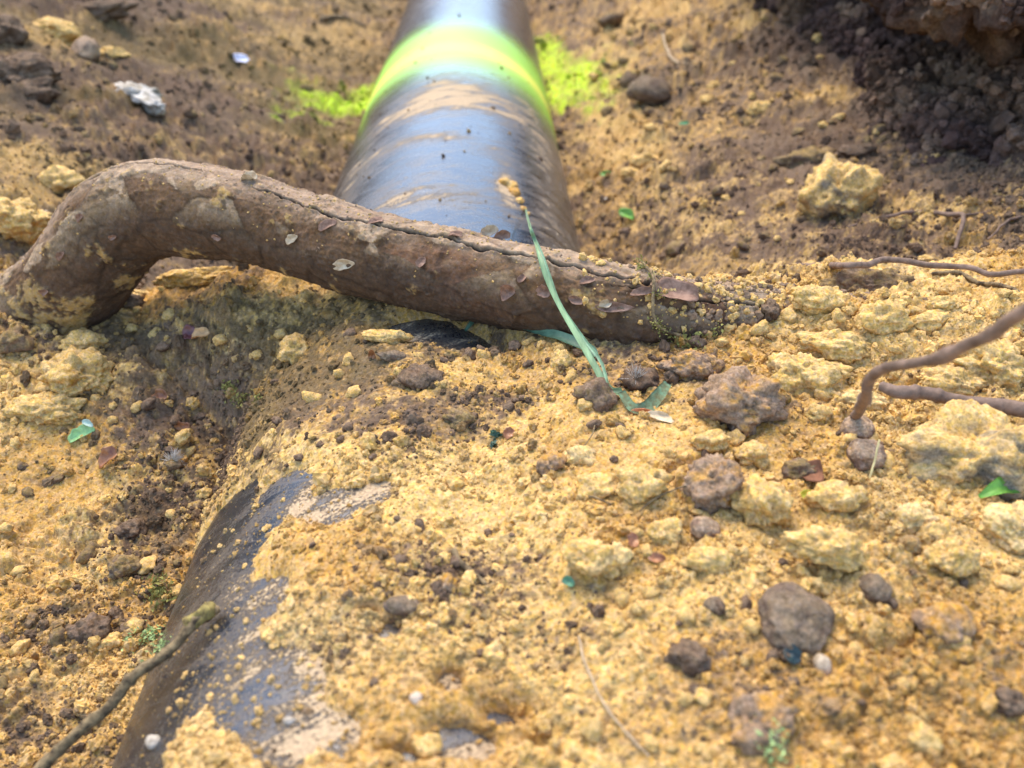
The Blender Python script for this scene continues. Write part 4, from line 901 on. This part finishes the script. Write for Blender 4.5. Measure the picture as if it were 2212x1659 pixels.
# the near mossy twig
mt = empty('mossy_twig', at(300, 1450), label='broken mossy twig lying against the near pipe at the lower left', category='twig')
mp = [(60, 1690), (120, 1630), (200, 1560), (280, 1470), (340, 1425), (385, 1385), (415, 1350), (445, 1330), (468, 1312)]
pts = [at(px, py, .0030 if i < 5 else .0042) for i, (px, py) in enumerate(mp)]; pts[3][2] = max(pts[3][2], .062)
dd = [(p-CAM)@FWD for p in pts]; d_lo, d_hi = dd[0], dd[-1]
pts = [atd(px, py, lerp(.232, d_hi*.985, (i/8)**.9)) for i, (px, py) in enumerate(mp)]
V, Fc = tube(pts, [.0016, .0016, .0016, .0015, .0014, .0014, .0016, .0018, .0014], 110, 14, .28, seed=17, knots=(.55, .72))
child('stem', mesh_from('stem', V, Fc, M_DTWIG), mt)
V, Fc = tube([pts[6]+np.array([-.001, 0, .0002]), pts[7]+np.array([0, 0, .0006]), (pts[7]+pts[8])/2+np.array([0, 0, .0006]), pts[8]+np.array([0, 0, .0003])], [.0016, .0022, .0022, .0014], 60, 16, .55, seed=18)
child('mossy_end', mesh_from('mossy_end', V, Fc, plain_mat('moss_end', (.16, .11, .045), .85, .2, .4, 700, (.36, .28, .08))), mt)
twig([(978, 1200), (995, 1225), (1015, 1245), (1050, 1275)], [7, 7, 6, 4], M_DTWIG, 'short brown stick on the near sand', seed=19, n=30)
twig([(1285, 930), (1275, 965), (1240, 1000)], [1.6, 1.6, 1.4], M_DTWIG, 'hair-thin curved rootlet on the smooth sandy patch', name='rootlet', cat='rootlet', seed=21, n=30, k=6)
twig([(1250, 1380), (1262, 1440), (1300, 1520), (1350, 1590), (1400, 1650)], [3, 3, 3, 3, 3], M_PTWIG, 'long thin pale rootlet in the near soil running off the bottom', name='rootlet', cat='rootlet', seed=22, n=60, k=8)
twig([(1245, 1080), (1280, 1095), (1320, 1110)], [2, 2.4, 2], M_DTWIG, 'thin dark rootlet above the angular yellow clod', name='rootlet', cat='rootlet', seed=23, n=30, k=6)
twig([(1380, 1120), (1420, 1100), (1490, 1085)], [2, 2, 2], M_DTWIG, 'thin dark rootlet left of the grey-brown stone', name='rootlet', cat='rootlet', seed=24, n=30, k=6)
s0 = at(1878, 1040); s1 = atd(1900, 950, (s0-CAM)@FWD-.001)
V, Fc = tube([s0, (s0+s1)/2, s1], [.00035, .0003, .00025], 20, 6, .05); link('straw', mesh_from('straw', V, Fc, plain_mat('straw', (.72, .58, .25), .6, .3, .2)), label='single straw-coloured stalk standing up by the rounded brown stone', category='stalk')
# dry stem with tiny leaves across the root near its buried end
ds = empty('dry_stem', onr(1400, 640), label='dry stem with tiny mossy leaves draped over the root near its buried end', category='stem')
dp = [onr(1385, 560, .0015), onr(1400, 590, .0022), onr(1408, 620, .0022), onr(1405, 655, .0022), onr(1420, 690, .0022), onr(1430, 710, .002), at(1470, 750, .003)]
V, Fc = tube(dp, [.0006]*7, 60, 7, .3, seed=31); child('stem', mesh_from('stem', V, Fc, M_DTWIG), ds)
def leaflets(cen, n, spread, size, seed, up=.5):
    rng = np.random.RandomState(seed); V = []; Fc = []
    for i in range(n):
        c = np.asarray(cen[rng.randint(len(cen))])+rng.normal(0, 1, 3)*spread
        a = rng.normal(size=3); a /= np.linalg.norm(a); b_ = np.cross(a, rng.normal(size=3)); b_ /= np.linalg.norm(b_); s = size*rng.uniform(.6, 1.4)
        nrm = np.cross(a, b_)*s*.25; k = len(V)
        V += [c-a*s, c+b_*s*.45+nrm, c+a*s, c-b_*s*.45+nrm]; Fc += [[k, k+1, k+2, k+3]]
    return np.array(V), np.array(Fc)
V, Fc = leaflets([onr(px, py, .002) for px, py in [(1385, 565), (1378, 575), (1400, 600), (1408, 640), (1425, 700), (1430, 712), (1422, 690)]], 220, .0011, .0006, 3)
child('tiny_leaves', mesh_from('tiny_leaves', V, Fc, M_MOSS, smooth=False), ds)
def tuft(pxs, n, spread, size, mat, label, seed, name='moss_tuft', cat='moss'):
    V, Fc = leaflets([at(px, py, spread*.4) for px, py in pxs], n, spread, size, seed)
    return link(name, mesh_from(name, V, Fc, mat, smooth=False), label=label, category=cat)
tuft([(1450, 745), (1475, 730), (1490, 755), (1540, 725)], 420, .0022, .0009, M_MOSS, 'yellowish moss at the buried end of the root', 11)
tuft([(500, 860), (520, 880), (560, 870)], 260, .0020, .0009, M_MOSS, 'dull green moss on the brown heap left of centre', 12)
tuft([(345, 1280), (350, 1300)], 260, .0022, .0009, M_MOSS, 'brown-green moss clump beside the near pipe edge', 13)
tuft([(300, 1395), (330, 1385), (355, 1400)], 300, .0018, .0007, M_GFLUFF, 'bright green moss scrap on the mossy twig', 14)
tuft([(1640, 1600), (1665, 1630)], 260, .0018, .0008, M_GFLUFF, 'blurred light green tuft on the large brown clod at the bottom', 16)
tuft([(1065, 965), (1068, 945)], 40, .0008, .0016, M_DBLADE, 'tiny dark green needle tuft on the smooth sandy patch', 17)
def leaf(px, py, wpx, hpx, mat, label, seed, name='leaf', cat='leaf', spin=0, curl=.5, lift=.001, nrm=(0, -.5, .85), jag=.28):
    p = at(px, py); d = (p-CAM)@FWD; V, Fc = flake_mesh(wpx*d/F, hpx*d/F, curl, seed, 11, .0002, jag)
    return place_on(name, V, Fc, mat, p, nrm, spin, lift, None, label=label, category=cat)
# pointed green leaf at the right edge
lp = [at(2105, 1100, .0035), at(2150, 1085, .005), at(2190, 1065, .006), at(2240, 1040, .006), at(2290, 1010, .005)]
V, Fc = ribbon(lp, [.0012, .0048, .0066, .0070, .003], [np.array([-.2, -.6, .8])]*5, .18, 40, 9); link('green_leaf', mesh_from('green_leaf', V, Fc, M_LEAF), label='bright green pointed leaf at the right edge under the very large rock', category='leaf')
leaf(1740, 1083, 40, 26, plain_mat('lime', (.50, .52, .06), .5, .3, .2), 'lime yellow leaf scrap between yellow clods', 41, spin=.3)
leaf(1352, 483, 46, 26, M_LEAF, 'dark green leaf scrap on the soil right of the pipe', 42, spin=-.5, lift=.003)
leaf(1307, 392, 26, 14, M_LEAF, 'small green leaf scrap nearer the pipe on its right', 43, lift=.003)
leaf(1475, 285, 22, 10, plain_mat('mint', (.10, .30, .12), .5, .3, .2), 'tiny mint green scrap high on the right slope', 44, lift=.003)
leaf(180, 945, 50, 34, plain_mat('leafpale', (.30, .50, .18), .4, .4, .25), 'curled light green leaf on the slope below the root foot', 45, spin=.4, curl=.9, lift=.002)
leaf(200, 935, 26, 16, plain_mat('leafgrey', (.36, .46, .36), .4, .4, .2), 'grey-green leaf scrap touching the curled light green leaf', 46, spin=-.4, curl=.9, lift=.003)
leaf(1226, 1268, 24, 26, plain_mat('teal', (.12, .26, .14), .5, .3, .3), 'tiny teal scrap left of the pale yellow clods', 47, curl=.9)
leaf(1708, 1420, 50, 42, plain_mat('darkteal', (.018, .034, .032), .4, .4, .3), 'dark bluish leaf tip poking out under the smooth brown stone', 48, spin=-.9, lift=.002)
leaf(440, 738, 46, 34, plain_mat('husk', (.52, .30, .12), .5, .4, .3), 'tan curled husk beside a dark red bud below the root', 49, name='husk', cat='husk', curl=.9, lift=.002)
leaf(243, 1008, 54, 46, M_SCALE, 'glossy red-brown bud scale on the yellow slope at the left', 50, name='bud_scale', cat='bud scale', curl=1.1, lift=.002, spin=.6)
leaf(348, 868, 34, 34, M_SCALE, 'round chestnut bud scale in the brown soil at the left', 51, name='bud_scale', cat='bud scale', curl=1.0, lift=.002)
leaf(398, 935, 30, 22, M_SCALE, 'small red-brown bud scale above the white fluff', 52, name='bud_scale', cat='bud scale', curl=1.0, lift=.0015)
leaf(415, 738, 30, 38, plain_mat('bud', (.12, .035, .03), .3, .5, .3), 'dark red bud beside the tan curled husk', 53, name='bud', cat='bud', curl=.6, lift=.002)
leaf(805, 770, 18, 46, M_SCALE, 'narrow upright rusty scale under the flat oval clod', 54, name='bud_scale', cat='bud scale', nrm=(0, -.9, .3), lift=.002)
leaf(1745, 1035, 55, 50, plain_mat('rust', (.20, .085, .04), .7, .2, .3), 'dull rust-brown leaf scrap above the pointed yellow clod', 55, lift=.002)
leaf(1415, 1210, 46, 22, M_SCALE, 'rusty pointed scale between yellow clods', 56, name='bud_scale', cat='bud scale', spin=-.3, lift=.002)
leaf(1365, 1182, 26, 34, M_SCALE, 'tiny rusty scale right of the angular yellow clod', 57, name='bud_scale', cat='bud scale', spin=.7, lift=.002)
leaf(1100, 968-20, 22, 30, M_SCALE, 'rust-red scale on the upper sandy patch', 58, name='bud_scale', cat='bud scale', spin=.4, lift=.001)
leaf(1385, 893, 44, 18, plain_mat('orange', (.55, .18, .06), .4, .4, .3), 'orange scale under the curled end of the grass blade', 59, name='bud_scale', cat='bud scale', lift=.001)
leaf(1425, 905, 60, 24, plain_mat('straws', (.62, .46, .26), .4, .4, .3), 'pale dry scale right of the orange one', 60, name='bud_scale', cat='bud scale', spin=-.3, lift=.001)
leaf(520, 140, 52, 22, plain_mat('chip_white', (.72, .70, .78), .4, .4, .1), 'angular white chip on the far left slope', 61, name='white_chip', cat='chip', spin=-.2, lift=.004, curl=.5)
leaf(107, 487, 18, 20, M_WHITE, 'small white chip behind the root bend', 62, name='white_chip', cat='chip', lift=.003)
leaf(1312, 438, 16, 10, M_WHITE, 'tiny white chip right of the pipe', 63, name='white_chip', cat='chip', lift=.003)
# chips lying on top of the root
for (px, py, a, b_, mat, lab, sd, nr) in [(1055, 487, .0075, .0050, M_PALEBARK, 'cream curled chip lying on top of the root', 70, (-.2, -.75, .6)), (1085, 493, .0060, .0045, M_FLAKE, 'brown curled chip lying on the root right of the cream one', 71, (.3, -.8, .5))]:
    p = onr(px, py+6, .001); V, Fc = flake_mesh(a, b_, .9, sd, 11, .0004, .25); place_on('bark_chip', V, Fc, mat, p, nr, .2, .0015, None, label=lab, category='chip')
# bleached root fragment on the far left slope
V0 = []; F0 = []; off = 0
for j, (px, py, a_, b_, c_, rz, rx_) in enumerate([(300, 225, .030, .0075, .005, -.75, .1), (338, 248, .017, .008, .006, -1.0, -.1), (322, 222, .013, .006, .005, .5, .3), (285, 218, .012, .006, .004, -.3, 0)]):
    V, Fc = rock_shape((a_, b_, c_), 620+j, 4, .34, .7, grain=.09); M_ = np.array(Matrix.Rotation(rz, 3, 'Z') @ Matrix.Rotation(rx_, 3, 'Y'))
    V0.append(V@M_.T+at(px, py, .006)); F0.append(Fc+off); off += len(V)
link('bleached_wood', mesh_from('bleached_wood', np.vstack(V0), np.vstack(F0), plain_mat('bleached', (.42, .34, .22), .85, .15, .35, 120, (.66, .60, .50))), label='whitish forked piece of wood on the far left slope', category='wood')
# little white stones
def pebble(px, py, wp_, hp, mat, label, seed, name='pebble', cat='pebble'):
    p = at(px, py); d = (p-CAM)@FWD; a = wp_/2*d/F; b_ = hp/2*d/F; V, Fc = rock_shape((a, b_, b_*.8), seed, 3, .12, .2, grain=.02)
    o = link(name, mesh_from(name, V, Fc, mat), label=label, category=cat); o.location = p+np.array([0, 0, b_*.4]); return o
pebble(332, 1608, 36, 34, M_WHITE, 'small white stone on the bare pipe at the lower left', 81)
pebble(625, 1560, 30, 18, M_WHITE, 'pinkish white grain on the dusty pipe near the bottom', 82)
pebble(900, 1515, 30, 30, plain_mat('pinkwhite', (.50, .38, .27), .7, .2, .15), 'pinkish white stone in the sandy skin over the near pipe', 83)
pebble(1775, 1440, 40, 50, plain_mat('cream', (.40, .29, .17), .5, .3, .3, 300, (.60, .48, .33)), 'cream oval seed beside the dark leaf tip', 84, 'seed', 'seed')
# feathery seeds
def fluff(px, py, wpx, n, label, seed, dirv=(0, -.2, 1), sc=1.0):
    p = at(px, py, .0025); d = (p-CAM)@FWD; rad = wpx/2*d/F; rng = np.random.RandomState(seed)
    e = empty('seed_tuft', p, label=label, category='seed')
    V = []; Fc = []
    for i in range(n):
        a = rng.normal(size=3)*.6+np.array(dirv); a /= np.linalg.norm(a); L_ = rad*rng.uniform(.6, 1.1); w_ = .00011*sc
        s = np.cross(a, [0, 1, .2]); s /= max(np.linalg.norm(s), 1e-6); s2 = np.cross(a, s); bend = rng.normal(size=3)*L_*.12; k = len(V)
        for (t, f) in ((0, 1), (.5, .8), (1, .3)):
            c = a*L_*t+bend*t*t
            V += [c+s*w_*f, c-s*w_*.5*f+s2*w_*.8*f, c-s*w_*.5*f-s2*w_*.8*f]
        for q in (0, 3):
            for j in range(3): Fc.append([k+q+j, k+q+(j+1) % 3, k+q+3+(j+1) % 3, k+q+3+j])
    o = link('hairs', mesh_from('hairs', V, Fc, M_FLUFF)); o.parent = e; o['kind'] = 'stuff'
    V, Fc = rock_shape((.0005, .0005, .0007), seed, 2, .1, .1); o = link('seed_head', mesh_from('seed_head', V, Fc, M_FLUFF)); o.parent = e
fluff(1370, 838, 75, 55, 'white feathery seed caught by the curled end of the grass blade', 91)
fluff(378, 1018, 56, 150, 'white downy fluff on the brown slope at the left', 92, (.6, 0, .5), 1.4)
